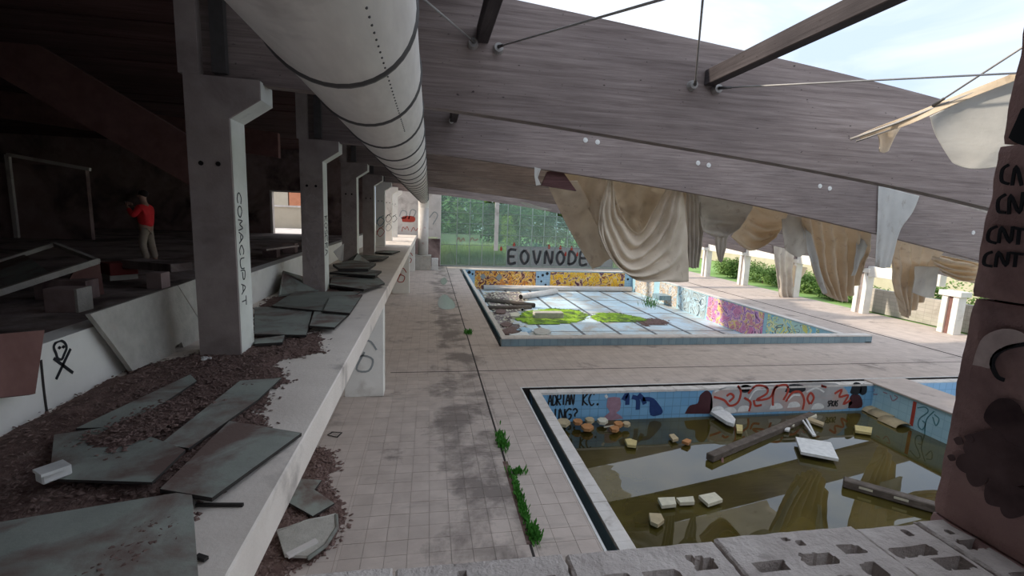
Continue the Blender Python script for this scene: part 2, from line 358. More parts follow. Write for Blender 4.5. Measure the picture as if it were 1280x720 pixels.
def glassmat():
    m, nt, b = newmat('window_glass'); nt.nodes.remove(b); o = nt.nodes['Material Output']
    t = nt.nodes.new('ShaderNodeBsdfTransparent'); g = nt.nodes.new('ShaderNodeBsdfGlossy'); d = nt.nodes.new('ShaderNodeBsdfDiffuse')
    t.inputs['Color'].default_value = (.74, .90, .84, 1); g.inputs['Roughness'].default_value = .05; d.inputs['Color'].default_value = (.60, .76, .68, 1)
    m1 = nt.nodes.new('ShaderNodeMixShader'); m2 = nt.nodes.new('ShaderNodeMixShader'); m1.inputs[0].default_value = .08; m2.inputs[0].default_value = .16
    nt.links.new(t.outputs[0], m1.inputs[1]); nt.links.new(g.outputs[0], m1.inputs[2]); nt.links.new(m1.outputs[0], m2.inputs[1]); nt.links.new(d.outputs[0], m2.inputs[2])
    nt.links.new(m2.outputs[0], o.inputs['Surface']); return m
M['glass'] = glassmat()
M['mullion'] = flat('mullion', (.30, .36, .34), .5)
def leafmat(name, a, b_):
    m, nt, b = newmat(name); nt.nodes.remove(b); o = nt.nodes['Material Output']
    n1 = tnoise(nt, pos(nt), 3.0, 4, .7); k = ramp(nt, [(.3, a), (.7, b_)]); nt.links.new(n1, k.inputs['Fac'])
    d = nt.nodes.new('ShaderNodeBsdfDiffuse'); t = nt.nodes.new('ShaderNodeBsdfTranslucent'); mx = nt.nodes.new('ShaderNodeMixShader'); mx.inputs[0].default_value = .35
    for s in (d, t): nt.links.new(k.outputs['Color'], s.inputs['Color'])
    nt.links.new(d.outputs[0], mx.inputs[1]); nt.links.new(t.outputs[0], mx.inputs[2]); nt.links.new(mx.outputs[0], o.inputs['Surface']); return m
M['leaf'] = leafmat('leaf_green', (.18, .30, .10), (.38, .52, .20))
M['leafdark'] = leafmat('leaf_dark', (.07, .14, .04), (.17, .28, .08))
M['leafpale'] = leafmat('leaf_pale', (.32, .46, .20), (.56, .68, .36))
M['leafyellow'] = leafmat('leaf_yellow', (.30, .38, .06), (.45, .52, .12))
M['drygrass'] = leafmat('dry_grass', (.42, .45, .15), (.72, .70, .34))
M['weed'] = leafmat('weed_green', (.05, .20, .03), (.12, .34, .07))
M['algae'] = surf('algae_mat', (.20, .38, .02), (.36, .54, .05), 3, .9, (.10, .16, .04), 1.4, (.46, .6), bmp=.6)
M['lawn'] = surf('lawn', (.18, .34, .10), (.30, .46, .17), .6, .95)
M['bark'] = surf('bark', (.08, .06, .045), (.16, .12, .09), 6, .95)
M['stonewall'] = tiled('block_wall', (.42, .40, .36), (.48, .45, .41), (.33, .31, .28), .4, .2, 'YZ', .01, .9, ((.30, .28, .24), .8, .55, .75), .2)
M['house'] = surf('house_render', (.46, .41, .32), (.54, .49, .39), 1, .9)
M['brickred'] = surf('orange_brick', (.50, .20, .11), (.60, .26, .15), 3, .9)
M['jacket'] = surf('red_jacket', (.70, .02, .03), (.85, .04, .05), 6, .7, bmp=.3)
M['trouser'] = surf('khaki_trousers', (.30, .25, .20), (.40, .34, .28), 8, .85)
M['skin'] = flat('skin', (.42, .26, .2), .6)
M['hair'] = flat('dark_hair', (.02, .015, .014), .8)
M['puddle'] = flat('puddle_water', (.30, .29, .28), .22, 0, .9)

# ------------------------------------------------------------------ setting
def structure(mb, name, m, label, cat, **k):
    return tag(mb.build(name, m, None, **k), label, cat, None, 'structure')
NPX0, NPX1, NPY = 2.6, 19.0, 12.54          # small pool outer edges
FX0, FX1, FY0, FY1 = 2.65, 18.6, 16.78, 41.0
TZ = 0.0
TS = .31; TX0 = -1.19; TNX = 12; TY0 = 5.9; TNY = 25
TX1 = TX0+TS*TNX; TY1 = TY0+TS*TNY
fl = MB()
for (x0, x1, y0, y1) in ((-4.4, TX0, -3, 44), (TX0, NPX0, -3, TY0), (TX0, NPX0, TY1, 44), (TX1, NPX0, TY0, TY1) if TX1 < NPX0 else (0, 0, 0, 0),
                         (NPX0, 25.2, NPY, FY0), (FX1, 25.2, FY0, 44), (NPX0, FX1, FY1, 44), (NPX1, 25.2, -3, NPY), (NPX0, NPX1, -3, 1.2)):
    if x1 > x0: fl.box(x0, x1, y0, y1, -.3, 0)
floor = structure(fl, 'floor', M['deck'], 'stained grey paved pool deck with dark damp patches', 'floor')
g = MB(); g.box(TX0, min(TX1, NPX0), TY0, TY1, -.3, -.012); g.build('grout_bed', M['grout'], floor)
tm = MB(); tm.box(.003, TS-.003, .003, TS-.003, -.02, 0)
tme = mesh(tm.v, tm.f, 'paving_tile'); tme.materials.append(M['tile'])
for i in range(TNX):
    for j in range(TNY):
        x = TX0+i*TS
        t = link('paving_tile', tme, None, floor, (x, TY0+j*TS, R.uniform(-.002, .0015)))
        if x+TS > NPX0: t.scale.x = max(.2, (NPX0-x)/TS)
# drain channel joint along the deck
d = MB(); d.box(1.50, 1.54, 2, 43, -.005, .003); d.build('drain_joint', M['joint'], floor)
d = MB(); d.box(-1.1, 25, 14.05, 14.09, -.005, .003); d.build('cross_joint', M['joint'], floor)
d = MB(); d.box(20.4, 20.5, 14.1, 43, -.005, .004); d.build('side_channel', M['joint'], floor)
# gallery ledge slab
GE = -1.09
structure(MB().box(-4.05, GE, -3, 42.4, 2.42, 2.75), 'floor_gallery', M['ledge'], 'long pale concrete gallery ledge with a bright outer edge', 'ledge', bevel=.015)
structure(MB().box(-3.87, -3.62, -3, 29.2, 2.42, 3.40).box(-4.3, -4.05, -3, 43, 0, 2.42), 'wall_terrace', M['whitewash'], 'low whitewashed wall between gallery ledge and upper terrace', 'wall')
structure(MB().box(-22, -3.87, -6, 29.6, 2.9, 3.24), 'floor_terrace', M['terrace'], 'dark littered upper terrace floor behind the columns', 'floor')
structure(MB().box(-1.0, 6, -6, .55, 2.9, 3.2).box(-22, 6, -6.2, -6, 3.2, 8.2), 'floor_landing', M['terrace'], 'landing floor behind the block sill', 'floor')
# left building: walls and roof
w = MB(); Yd = 29.4
w.box(-22, -8.85, Yd, Yd+.3, 3.24, 8.0).box(-7.1, -3.2, Yd, Yd+.3, 3.24, 8.0).box(-8.85, -7.1, Yd, Yd+.3, 5.6, 8.0)
structure(w, 'wall_end', M['darkwall'], 'dark terrace end wall with a bright doorway opening', 'wall')
df = MB(); df.box(-8.95, -8.83, Yd-.03, Yd+.33, 3.24, 5.68).box(-7.12, -7.0, Yd-.03, Yd+.33, 3.24, 5.68).box(-8.83, -7.12, Yd-.03, Yd+.33, 5.6, 5.68)
structure(df, 'door_1', M['plaster'], 'pale frame of the bright doorway in the terrace end wall', 'door')
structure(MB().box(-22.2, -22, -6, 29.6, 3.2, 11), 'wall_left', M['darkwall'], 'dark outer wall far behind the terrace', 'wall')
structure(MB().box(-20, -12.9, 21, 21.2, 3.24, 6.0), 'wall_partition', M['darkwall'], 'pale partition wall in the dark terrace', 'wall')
pf = MB(); pf.bar((-15.35, 20.95, 3.24), (-15.35, 20.95, 6.3), .14, .12); pf.bar((-15.35, 20.95, 6.3), (-12.7, 20.95, 5.9), .12, .12)
structure(pf, 'trim_1', M['plaster'], 'pale post and sloping rail framing the dark terrace partition', 'trim')
# roof boards over the terrace, each board a piece
roof = structure(MB().box(-22, .62, -6, 29.7, 8.08, 8.2).box(-3.4, .62, 29.7, 43.9, 8.08, 8.2), 'ceiling', M['ceil'], 'dark boarded ceiling over gallery and terrace', 'ceiling')
bme = mesh(boxv(-22, .6, -.28, .28, 7.96, 8.08), BF, 'ceiling_board'); bme.materials.append(M['ceil'])
bme2 = mesh(boxv(-3.4, .6, -.28, .28, 7.96, 8.08), BF, 'ceiling_board_short'); bme2.materials.append(M['ceil'])
for i in range(78): link('ceiling_board', bme if i < 52 else bme2, None, roof, (0, 1.0+i*.55, R.uniform(-.02, .02)))
fw = MB()  # unseen wall; its height controls how much sky light gets in
for i in range(12):
    xa, xb = 1.86+i*2.0, 3.86+i*2.0; n_ = 1.4
    fw.add([(xa, .45, -.1), (xb, .45, -.1), (xb, .95, -.1), (xa, .95, -.1), (xa, .45, 5.4), (xb, .45, 5.4), (xb, .95, 5.4), (xa, .95, 5.4)], BF)
fw.box(-22, 1.86, .45, .95, 6.32, 8.6)
structure(fw, 'wall_front', M['block'], 'unseen block wall of the pool hall beside the photographer opening, height set for sky light', 'wall')
# end wall behind the gallery and glass front
w = MB(); w.box(-4.3, .95, 43.3, 43.6, 2.6, 7.9).box(-4.3, -.6, 43.3, 43.6, 0, 2.6)
wb = structure(w, 'wall_back', M['plaster'], 'white plastered end wall with red and grey graffiti beyond the duct', 'wall')
structure(MB().box(-4.3, .95, 43.0, 43.28, 0, 2.45), 'wall_opening_shade', M['darkwall'], 'dark surface standing for the shaded opening under the white end wall', 'wall')  # dark wall fills the opening, whose shade is put into the colour
GX = [1.0]+[2.46+1.155*i for i in range(20)]
GZ = [0.1, 1.95, 2.93, 3.88, 4.83, 5.8]
KNOT = [(-3.2, 6.38), (-2.8, 6.36), (0, 6.24), (3, 5.98), (6.8, 5.63), (9.74, 5.24), (10.64, 5.08), (14, 4.52), (17.2, 3.92), (21, 3.2), (24.7, 2.5), (26, 2.25)]
def zb(x):
    x = max(KNOT[0][0], min(KNOT[-1][0], x))
    s = 0; wt = 0
    for k in range(-4, 5):
        xx = x+k*.4
        for (a, za), (b, zb_) in zip(KNOT, KNOT[1:]):
            if a <= xx <= b or (xx < KNOT[0][0] and a == KNOT[0][0]) or (xx > KNOT[-1][0] and b == KNOT[-1][0]):
                s += za+(zb_-za)*(xx-a)/(b-a); wt += 1; break
    return s/wt
win = tag(empty('window_1', (12, 43.5, 0)), 'tall gridded glass end wall with trees and lawn behind', 'window', None, 'structure')
fr = MB()
for i, x in enumerate(GX): fr.box(x-.035, x+.035, 43.44, 43.56, .05, zb(x)+.25)
fr.box(.95, 24.5, 43.4, 43.6, 0, .1)
for z in GZ[1:]:
    xe = 24.5
    while zb(xe) < z and xe > 1.2: xe -= .2
    fr.box(1.0, xe, 43.46, 43.54, z-.02, z+.02)
fr.build('mullion_frame', M['mullion'], win)
MB().box(.72, 1.0, 43.35, 43.6, 0, 6.4).build('frame_post', M['whitewash'], win)
MB().box(5.86, 6.22, 43.30, 43.5, 1.5, 5.95).build('frame_post', M['plaster'], win)
PAINTED = range(5, 14)
for i in range(len(GX)-1):
    for j in range(len(GZ)):
        x0, x1 = GX[i]+.04, GX[i+1]-.04
        z0 = GZ[j]+.02; z1 = (GZ[j+1]-.02) if j+1 < len(GZ) else 99
        ta, tb = min(z1, zb(x0)+.2), min(z1, zb(x1)+.2)
        if min(ta, tb)-z0 < .1: continue
        b = MB().add([(x0,43.49,z0),(x1,43.49,z0),(x1,43.505,z0),(x0,43.505,z0),(x0,43.49,ta),(x1,43.49,tb),(x1,43.505,tb),(x0,43.505,ta)], BF)
        p = b.build('pane', M['greyspray'] if (j == 0 and i in PAINTED) else M['glass'], win)

# ------------------------------------------------------------------ strokes (painted lettering)
GL = {'A': [[(0,0),(.5,1),(1,0)],[(.2,.4),(.8,.4)]], 'C': [[(1,.85),(.6,1),(.15,.8),(0,.5),(.15,.2),(.6,0),(1,.15)]], 'D': [[(0,0),(.1,1),(.7,.85),(1,.5),(.7,.12),(0,0)]],
 'R': [[(0,0),(.05,1),(.8,.95),(.85,.6),(.1,.5),(1,0)]], 'I': [[(.5,0),(.5,1)]], 'N': [[(0,0),(.1,1),(.85,0),(1,1)]], 'W': [[(0,1),(.25,0),(.5,.7),(.75,0),(1,1)]],
 'G': [[(1,.85),(.55,1),(.1,.7),(0,.4),(.3,0),(.9,.1),(.95,.45),(.55,.45)]], '?': [[(.1,.8),(.5,1),(.9,.75),(.5,.45),(.5,.25)],[(.5,.05),(.55,0)]], 'T': [[(0,1),(1,1)],[(.5,1),(.5,0)]],
 'K': [[(0,0),(0,1)],[(1,1),(.1,.5),(1,0)]], 'S': [[(.9,.9),(.4,1),(.1,.75),(.8,.35),(.6,0),(.05,.1)]], 'E': [[(1,1),(0,.95),(.05,0),(1,.05)],[(.05,.5),(.8,.5)]],
 'O': [[(.5,1),(.1,.8),(0,.4),(.4,0),(.85,.15),(1,.6),(.5,1)]], 'V': [[(0,1),(.5,0),(1,1)]], 'U': [[(0,1),(.05,.2),(.5,0),(.95,.2),(1,1)]], 'P': [[(0,0),(.05,1),(.8,.95),(.85,.55),(.1,.45)]],
 'L': [[(0,1),(.05,0),(.9,.05)]], 'M': [[(0,0),(.1,1),(.5,.3),(.9,1),(1,0)]], 'B': [[(0,0),(.05,1),(.8,.9),(.7,.55),(.1,.5),(.9,.4),(.85,.05),(0,0)]], '.': [[(.4,0),(.6,.05),(.5,.12),(.4,0)]], ' ': []}
def smoothline(p, n=4):
    p = [Vector((a[0], a[1], 0)) for a in p]; out = []
    if len(p) < 3: return p
    for i in range(len(p)-1):
        p0 = p[max(i-1, 0)]; p1 = p[i]; p2 = p[i+1]; p3 = p[min(i+2, len(p)-1)]
        for k in range(n):
            t = k/n; out.append(.5*((2*p1)+(p2-p0)*t+(2*p0-5*p1+4*p2-p3)*t*t+(3*p1-p0-3*p2+p3)*t**3))
    out.append(p[-1]); return out
def strokes(name, lines, O, U, V, w, m, parent, smooth=True, th=.004):
    O, U, V = Vector(O), Vector(U), Vector(V); N = U.cross(V).normalized(); b = MB()
    for l in lines:
        p = smoothline(l) if smooth else [Vector((a[0], a[1], 0)) for a in l]
        pts = [O+U*q.x+V*q.y for q in p]
        vv = []; n = len(pts)
        for i, q in enumerate(pts):
            dd = pts[min(i+1, n-1)]-pts[max(i-1, 0)]
            if dd.length < 1e-6: dd = U.copy()
            s = N.cross(dd).normalized()*w/2
            for a, h in ((s, th), (-s, th), (-s, 0), (s, 0)): vv.append(q+a+N*h)
        f = []
        for i in range(n-1):
            for k in range(4): f.append((i*4+k, i*4+(k+1) % 4, i*4+4+(k+1) % 4, i*4+4+k))
        f += [(0, 1, 2, 3), ((n-1)*4+3, (n-1)*4+2, (n-1)*4+1, (n-1)*4)]
        b.add(vv, f)
    return b.build(name, m, parent)
def word(txt, w=.7, gap=.25):
    L = []; x = 0
    for ch in txt:
        for l in GL.get(ch, []): L.append([(x+a*w+R.uniform(-.03, .03), b+R.uniform(-.03, .03)) for a, b in l])
        x += w+gap
    return L
def blob(name, outline, O, U, V, m, parent, th=.004, n=3):
    O, U, V = Vector(O), Vector(U), Vector(V)
    p = smoothline(list(outline)+[outline[0]], n)[:-1]; N = U.cross(V).normalized()
    return MB().poly([O+U*q.x+V*q.y+N*th for q in p], th, N).build(name, m, parent)

# letters sprayed over the grey panes
for k, ch in enumerate('EOVNODE'):
    x = GX[5+k]+.2; wdt = .7
    strokes('painted_letter', [[(a*wdt, b*1.25) for a, b in l] for l in GL[ch]], (x, 43.485, .35), (1, 0, 0), (0, 0, 1), .24, M['darkspray'], win, th=.006)
    strokes('painted_letter_outline', [[(a*wdt+.12, b*1.25+.1) for a, b in l] for l in GL[ch]], (x, 43.483, .35), (1, 0, 0), (0, 0, 1), .07, M['palespray'], win, th=.004)
for k, (x, z) in enumerate(((6.55, 1.65), (7.75, 2.05), (11.1, 1.95), (12.2, 1.9), (12.75, 1.3), (13.3, 1.85), (13.9, 1.3))):
    blob('painted_drop', [(0, .3), (-.11, .05), (-.1, -.1), (0, -.16), (.1, -.1), (.11, .05)], (x, 43.47, z), (1, 0, 0), (0, 0, 1), M['red'], win, .006)
# graffiti on the white end wall
strokes('graffiti_tag', [[(0,0),(.2,.5),(.6,.4),(.5,-.1),(.1,-.1)], [(.8,-.2),(1.0,.6),(1.4,.5),(1.2,0)], [(2.9,-.6),(3.3,.2),(3.0,.5),(2.6,0)]], (-2.6, 43.29, 4.3), (1, 0, 0), (0, 0, 1), .09, M['greyspray'], wb)
blob('graffiti_block', [(0, 0), (0, .45), (1.0, .5), (1.0, .02)], (-2.35, 43.29, 3.85), (1, 0, 0), (0, 0, 1), M['red'], wb)
strokes('graffiti_tag', [[(0, 0), (.1, .4), (.3, .2), (.45, .45), (.6, .1)], [(.8, 0), (1.0, .4), (1.2, .1), (1.4, .35)]], (-2.4, 43.29, 3.0), (1, 0, 0), (0, 0, 1), .05, M['red'], wb)

# ------------------------------------------------------------------ columns and roof beams
CY = [7.0+5.32*k for k in range(7)]
ORD = ['nearest', 'second', 'third', 'fourth', 'fifth', 'sixth', 'seventh']
COLLAB = ['tall concrete column nearest the camera, graffiti down its lit edge', 'second concrete column, big outlined letters sprayed on its face', 'third concrete column, in shade with dark scribbles',
          'fourth concrete column, last shaded one before the white columns', 'first column made pale for its daylight, green scribble and red tag', 'second column made pale for its daylight along the gallery', 'last column made pale for its daylight beside the white end wall']
SHAFT = {}
def column(k):
    y = CY[k]; y0, y1 = y-.25, y+.25; c = tag(empty('gallery_column', (-2.75, y, 2.75)), COLLAB[k], 'column', 'gallery columns')
    m = M['column'] if k < 4 else M['whitewash']  # paler material puts daylight into the far columns' colour
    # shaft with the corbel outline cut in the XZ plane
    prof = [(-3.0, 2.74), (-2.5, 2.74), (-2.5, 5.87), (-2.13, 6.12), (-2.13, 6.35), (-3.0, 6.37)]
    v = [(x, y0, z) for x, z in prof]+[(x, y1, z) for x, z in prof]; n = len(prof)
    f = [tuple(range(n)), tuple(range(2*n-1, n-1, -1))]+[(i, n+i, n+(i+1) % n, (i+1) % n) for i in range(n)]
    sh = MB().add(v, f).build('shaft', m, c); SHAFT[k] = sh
    if k < 4:  # pale plate puts the light on this side into its colour
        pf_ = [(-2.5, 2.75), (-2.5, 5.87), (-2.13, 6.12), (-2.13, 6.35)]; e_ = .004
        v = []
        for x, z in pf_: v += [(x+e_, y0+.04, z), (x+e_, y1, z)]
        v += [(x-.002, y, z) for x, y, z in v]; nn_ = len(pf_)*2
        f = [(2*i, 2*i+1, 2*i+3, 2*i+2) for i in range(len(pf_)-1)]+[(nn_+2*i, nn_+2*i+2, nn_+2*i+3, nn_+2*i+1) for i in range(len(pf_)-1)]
        tag(MB().add(v, f).build('lit_face', M['paleside'], c), 'pale greenish side face with its lit tone put into the colour')
    MB().box(-3.05, -2.82, y0, y1, 6.37, 8.0).build('upper_prong', m, c)
    MB().box(-2.66, -2.50, y0-.02, y0+.08, 6.40, 7.9).build('clamp_plate', M['darksteel'], c)
    for sx in (-2.85, -2.65):
        b = MB(); b.tube([(sx, y0+.02, 5.3), (sx, y0-.012, 5.3)], .03, 8); b.build('bolt_hole', M['hole'], c)  # dark stub drawn for the shade in a bolt hole
    return c
cols = [column(k) for k in range(7)]
strokes('graffiti_tag', [[(b*.14, -a*.32) for a, b in l] for l in word('COMACUPAT', .42, .12)], (-2.494, 6.87, 4.95), (0, 1, 0), (0, 0, 1), .014, M['black'], SHAFT[0])
strokes('graffiti_letter', [[(a*.36, b*.55-.62*i) for a, b in l] for i, ch in enumerate('OGVA') for l in GL[ch]], (-2.92, CY[1]-.252, 4.55), (1, 0, 0), (0, 0, 1), .05, M['palespray'], SHAFT[1])
strokes('graffiti_tag', [[(b*.3, -a*.3) for a, b in l] for l in word('KOSERA', .42, .12)], (-2.494, CY[1]-.15, 4.6), (0, 1, 0), (0, 0, 1), .02, M['black'], SHAFT[1])
strokes('graffiti_tag', [[(a*.4, b*.35-.4*i) for a, b in l] for i, ch in enumerate('NAM') for l in GL[ch]], (-2.95, CY[2]-.252, 4.3), (1, 0, 0), (0, 0, 1), .04, M['palespray'], SHAFT[2])
for k, mm, z in ((4, 'teal', 3.9), (4, 'red', 3.3), (5, 'black', 4.0), (6, 'black', 3.9), (5, 'greyspray', 3.4)):
    strokes('graffiti_tag', [[(.02,.1),(.2,.5),(.45,.3),(.2,0),(.05,.3),(.4,.6)]], (-2.97, CY[k]-.252, z), (1, 0, 0), (0, 0, 1), .03, M[mm], SHAFT[k])

BLAB = ['big weathered glulam roof beam nearest the camera, seen against the sky', 'second glulam roof beam, with pairs of pale bolt discs', 'third glulam roof beam behind the hanging sheets',
        'fourth glulam roof beam from the camera', 'fifth glulam roof beam from the camera', 'sixth glulam roof beam from the camera', 'last glulam roof beam in front of the glass wall']
GLU = {}
def beam(k):
    y = CY[k]; c = tag(empty('roof_beam', (0, y, 6.2)), BLAB[k], 'beam', 'curved glulam roof beams')
    xs = [-3.0+i*.5 for i in range(58)]; v = []
    for x in xs:
        h = 1.56-.006*x
        for dy, dz in ((-.11, 0), (.11, 0), (.11, h), (-.11, h)): v.append((x, y+dy, zb(x)+dz))
    f = []
    for i in range(len(xs)-1):
        for q in range(4): f.append((i*4+q, i*4+(q+1) % 4, i*4+4+(q+1) % 4, i*4+4+q))
    f += [(3, 2, 1, 0), tuple(len(v)-4+q for q in range(4))]
    GLU[k] = MB().add(v, f).build('glulam', M['beam'], c)
    return c
beams = [beam(k) for k in range(7)]
bolt = MB(); bolt.tube([(0, 0, 0), (0, -.012, 0)], [.065, .06], 14); bolt.tube([(0, -.01, 0), (0, -.022, 0)], .022, 8)
bome = mesh(bolt.v, bolt.f, 'bolt_disc'); bome.materials.append(M['white'])
for k in range(1, 4):
    for (x, z) in ((.5, 7.02), (3.94, 6.78), (4.27, 6.75), (7.15, 6.38), (7.47, 6.34), (16.63, 4.8), (11.0, 5.95), (11.33, 5.9)):
        link('bolt_disc', bome, None, GLU[k], (x, CY[k]-.11, z))
# purlins
def purlin(x, z, y0, y1, label, w=.16, h=.22):
    c = MB().bar((x, y0, z), (x, y1, z), w, h).build('purlin', M['purlin'], None, bevel=.01)
    return tag(c, label, 'purlin')
purlin(.68, 7.2, 1.8, CY[0]-.12, 'dark timber purlin above the duct, meeting the nearest beam')
purlin(4.08, 6.92, 1.8, CY[0]-.12, 'long square purlin crossing the open sky to the nearest beam')
purlin(.55, 7.1, CY[0]+.12, CY[1]-.12, 'short dark purlin between the two nearest beams')
# steel brace rods with eye brackets on the nearest beam
def rod(name, p0, p1, label, r=.012):
    c = tag(empty('brace_rod', p0), label, 'rod', 'roof brace rods')
    p0, p1 = Vector(p0), Vector(p1); dd = (p1-p0).normalized()
    MB().tube([p0, p1], r, 8).build('rod', M['steel'], c, True)
    MB().tube([p0-dd*.02, p0+dd*.16], [.024, .018], 8).build('turnbuckle', M['darksteel'], c, True)
    if p0.y < 6.5: return c
    b = MB(); b.tube([(p0.x, CY[0]-.11, p0.z), (p0.x, CY[0]-.20, p0.z)], [.075, .06], 14); b.build('eye_bracket', M['steel'], c)
    return c
YB = CY[0]-.22
rod('r', at(624, 58, YB), at(842, -5, 3.4), 'steel brace rod rising right from the beam against the sky')
rod('r', at(869, 105, YB), at(879, -6, 4.6), 'steel brace rod rising steeply beside the square purlin')
rod('r', at(900, 110, YB), at(1300, 90, 4.6), 'steel brace rod running level from the square purlin to the right')
rod('r', at(592, 52, YB), at(524, -6, 5.0), 'thin brace rod rising left in the dark above the duct')
rod('r', at(1168, 131, 5.7), at(1300, 45, 4.4), 'steel rod crossing above the pale hanging sheet')
# sloping rafters in the dark terrace
for k, (y, lab) in enumerate(((12.3, 'dark sloping rafter over the terrace, nearest one'), (17.6, 'dark sloping rafter over the terrace, farther one'))):
    s = y/12.3
    a = at(-60, -10, y) if k == 0 else Vector((-13.5, y, 8.0)); a1 = at(-60, 60, y) if k == 0 else Vector((-13.5, y, 7.2))
    b0 = at(250, 178, y) if k == 0 else Vector((-5, y, 7.2)); b1 = at(250, 238, y) if k == 0 else Vector((-5, y, 6.4))
    v = [p+Vector((0, dy, 0)) for dy in (-.12, .12) for p in (a, b0, b1, a1)]
    tag(MB().add(v, [(0,1,2,3),(7,6,5,4),(0,4,5,1),(1,5,6,2),(2,6,7,3),(3,7,4,0)]).build('terrace_rafter', M['rust'], None), lab, 'rafter')
# piers below the ledge
for k, (y, lab) in enumerate(((12.2, 'pale concrete pier under the ledge, nearest one, grey scribble on it'), (28.2, 'pale concrete pier under the ledge, farther one with red graffiti'), (38.9, 'concrete pier under the far end of the ledge'))):
    p = tag(empty('ledge_pier', (-1.6, y, 0)), lab, 'pier', 'piers under the ledge')
    MB().box(-2.1, -1.13, y, y+.45, .0, 2.42).build('body', M['whitewash'], p, bevel=.01)
    MB().box(-2.3, -2.1, y+.05, y+.4, .0, 2.42).build('return_wall', M['ledge'], p)
    strokes('graffiti_tag', [[(.1,.1),(.3,.4),(.6,.3),(.5,0),(.2,.05),(.4,.5)], [(.15,.6),(.5,.8),(.7,.55)]], (-2.0, y-.003, .7), (1, 0, 0), (0, 0, 1), .05, M['greyspray' if k == 0 else 'red'], p)

# ------------------------------------------------------------------ duct
DX, DZ, DR = -.502, 5.882, .42
duct = tag(empty('ventilation_duct', (DX, 20, DZ)), 'long round pale metal ventilation duct hanging along the gallery', 'duct')
def ring(y, r, n=40): return [(DX+r*math.cos(2*math.pi*i/n), y, DZ+r*math.sin(2*math.pi*i/n)) for i in range(n)]
ys = [1.5, 2.85, 4.05]+[5.4+1.32*i for i in range(27)]
for i in range(len(ys)-1):
    v = ring(ys[i], DR)+ring(ys[i+1], DR)
    MB().add(v, [(q, (q+1) % 40, 40+(q+1) % 40, 40+q) for q in range(40)]).build('duct_section', M['duct'], duct, True)
for i in range(1, len(ys)):
    v = []; n = 40
    for y, r in ((ys[i]-.03, DR), (ys[i]-.018, DR+.014), (ys[i]+.018, DR+.014), (ys[i]+.03, DR)): v += ring(y, r)
    MB().add(v, [(a*n+q, a*n+(q+1) % n, (a+1)*n+(q+1) % n, (a+1)*n+q) for a in range(3) for q in range(n)]).build('seam_ring', M['darksteel'], duct, True)
ye = ys[-1]
el = [(DX, ye-.05, DZ)]+[(DX, ye+.75*math.sin(a), DZ-.75*(1-math.cos(a))) for a in [math.radians(15*i) for i in range(1, 7)]]
MB().tube(el, DR, 32, False).build('elbow', M['duct'], duct, True)
yd = ye+.75
MB().tube([(DX, yd, DZ-.72), (DX, yd, 1.2)], DR, 32).build('down_pipe', M['duct_pale'], duct, True)
rv = MB()
for i in range(34):
    a = math.radians(-52+i*.0); y = 2.0+i*.085
    p = Vector((DX+(DR+.001)*math.cos(a), y, DZ+(DR+.001)*math.sin(a)))
    rv.ball(p, .006, .006, .006, 6, 4)
tag(rv.build('rivet_line', M['darksteel'], duct), kind='stuff')
pb = tag(empty('duct_plinth', (DX, yd, 0)), 'grey stone plinth under the vertical duct pipe', 'plinth')
MB().box(DX-.75, DX+.65, yd-.75, yd+.55, 0, 1.2).build('body', M['slab'], pb, bevel=.02)
MB().box(DX-.78, DX+.68, yd-.78, yd+.58, 1.14, 1.22).build('cap', M['slab'], pb)
eb = tag(empty('junction_box', (.35, yd, 0)), 'small white box beside the duct plinth', 'box')
MB().box(.2, .75, yd-.6, yd-.2, 0, 1.0).build('case', M['white'], eb, bevel=.02); MB().box(.22, .73, yd-.63, yd-.6, .4, .95).build('lid', M['white'], eb)

# ------------------------------------------------------------------ pools
def poolpart(mb, name, m, parent, **k): return mb.build(name, m, parent, **k)
WZ = -.86
near = tag(empty('pool', (8, 7, 0)), 'small flooded pool with blue tiled walls and murky green water', 'pool')
NW = poolpart(MB().box(2.8, NPX1, 12.1, 12.35, -1.9, -.02), 'far_wall', M['bluetile'], near)
poolpart(MB().box(2.82, 3.06, 1.2, 12.1, -1.9, -.02), 'side_wall', M['bluetile_y'], near)
poolpart(MB().box(2.6, 2.62, 1.2, 12.54, -.45, 0).box(2.6, 19, 12.52, 12.54, -.45, 0).box(2.6, 2.85, 1.2, 12.5, -.46, -.40).box(2.6, 19, 12.34, 12.54, -.46, -.40), 'gutter', M['gutter'], near)
DW = poolpart(MB().box(13.8, 14.0, 1.2, 12.35, -1.9, 0).box(14.95, 15.15, 1.2, 12.35, -1.9, 0), 'divider_wall', M['bluetile_y'], near)
poolpart(MB().box(2.8, NPX1, 1.2, 12.4, -2.0, -1.9).box(NPX1-.1, NPX1, 1.2, 12.4, -1.9, 0), 'basin_floor', M['bluetile'], near)
poolpart(MB().box(13.72, 15.25, 1.2, 12.42, 0, .05), 'divider_deck', M['tile'], near, bevel=.008)
poolpart(MB().box(15.15, 19, 12.085, 12.1, -1.2, -.02), 'basin_tile_band', M['bluefar'], near)
b = MB(); b.tube([(17.15, 12.085, -.35), (17.15, 12.07, -.35)], .16, 16); poolpart(b, 'inlet_fitting', M['steel'], near)
poolpart(MB().box(2.565, 2.605, 1.2, 12.54, -.02, .012).box(2.565, 19, 12.535, 12.575, -.02, .012), 'deck_edge_trim', M['white'], near)
cm = MB().box(0, .244, 0, .26, -.05, .012); cme = mesh(cm.v, cm.f, 'coping_tile'); cme.materials.append(M['cream'])
for i in range(44): link('coping_tile', cme, None, near, (2.80+i*.25, 12.09, R.uniform(-.004, .004)))
for i in range(40): link('coping_tile', cme, None, near, (3.06, 12.09-.25*(i+1)+.003, R.uniform(-.004, .004))).rotation_euler.z = math.pi/2
for i in range(14): link('coping_tile', cme, None, near, (15.3+i*.25, 12.09, R.uniform(-.004, .004)))
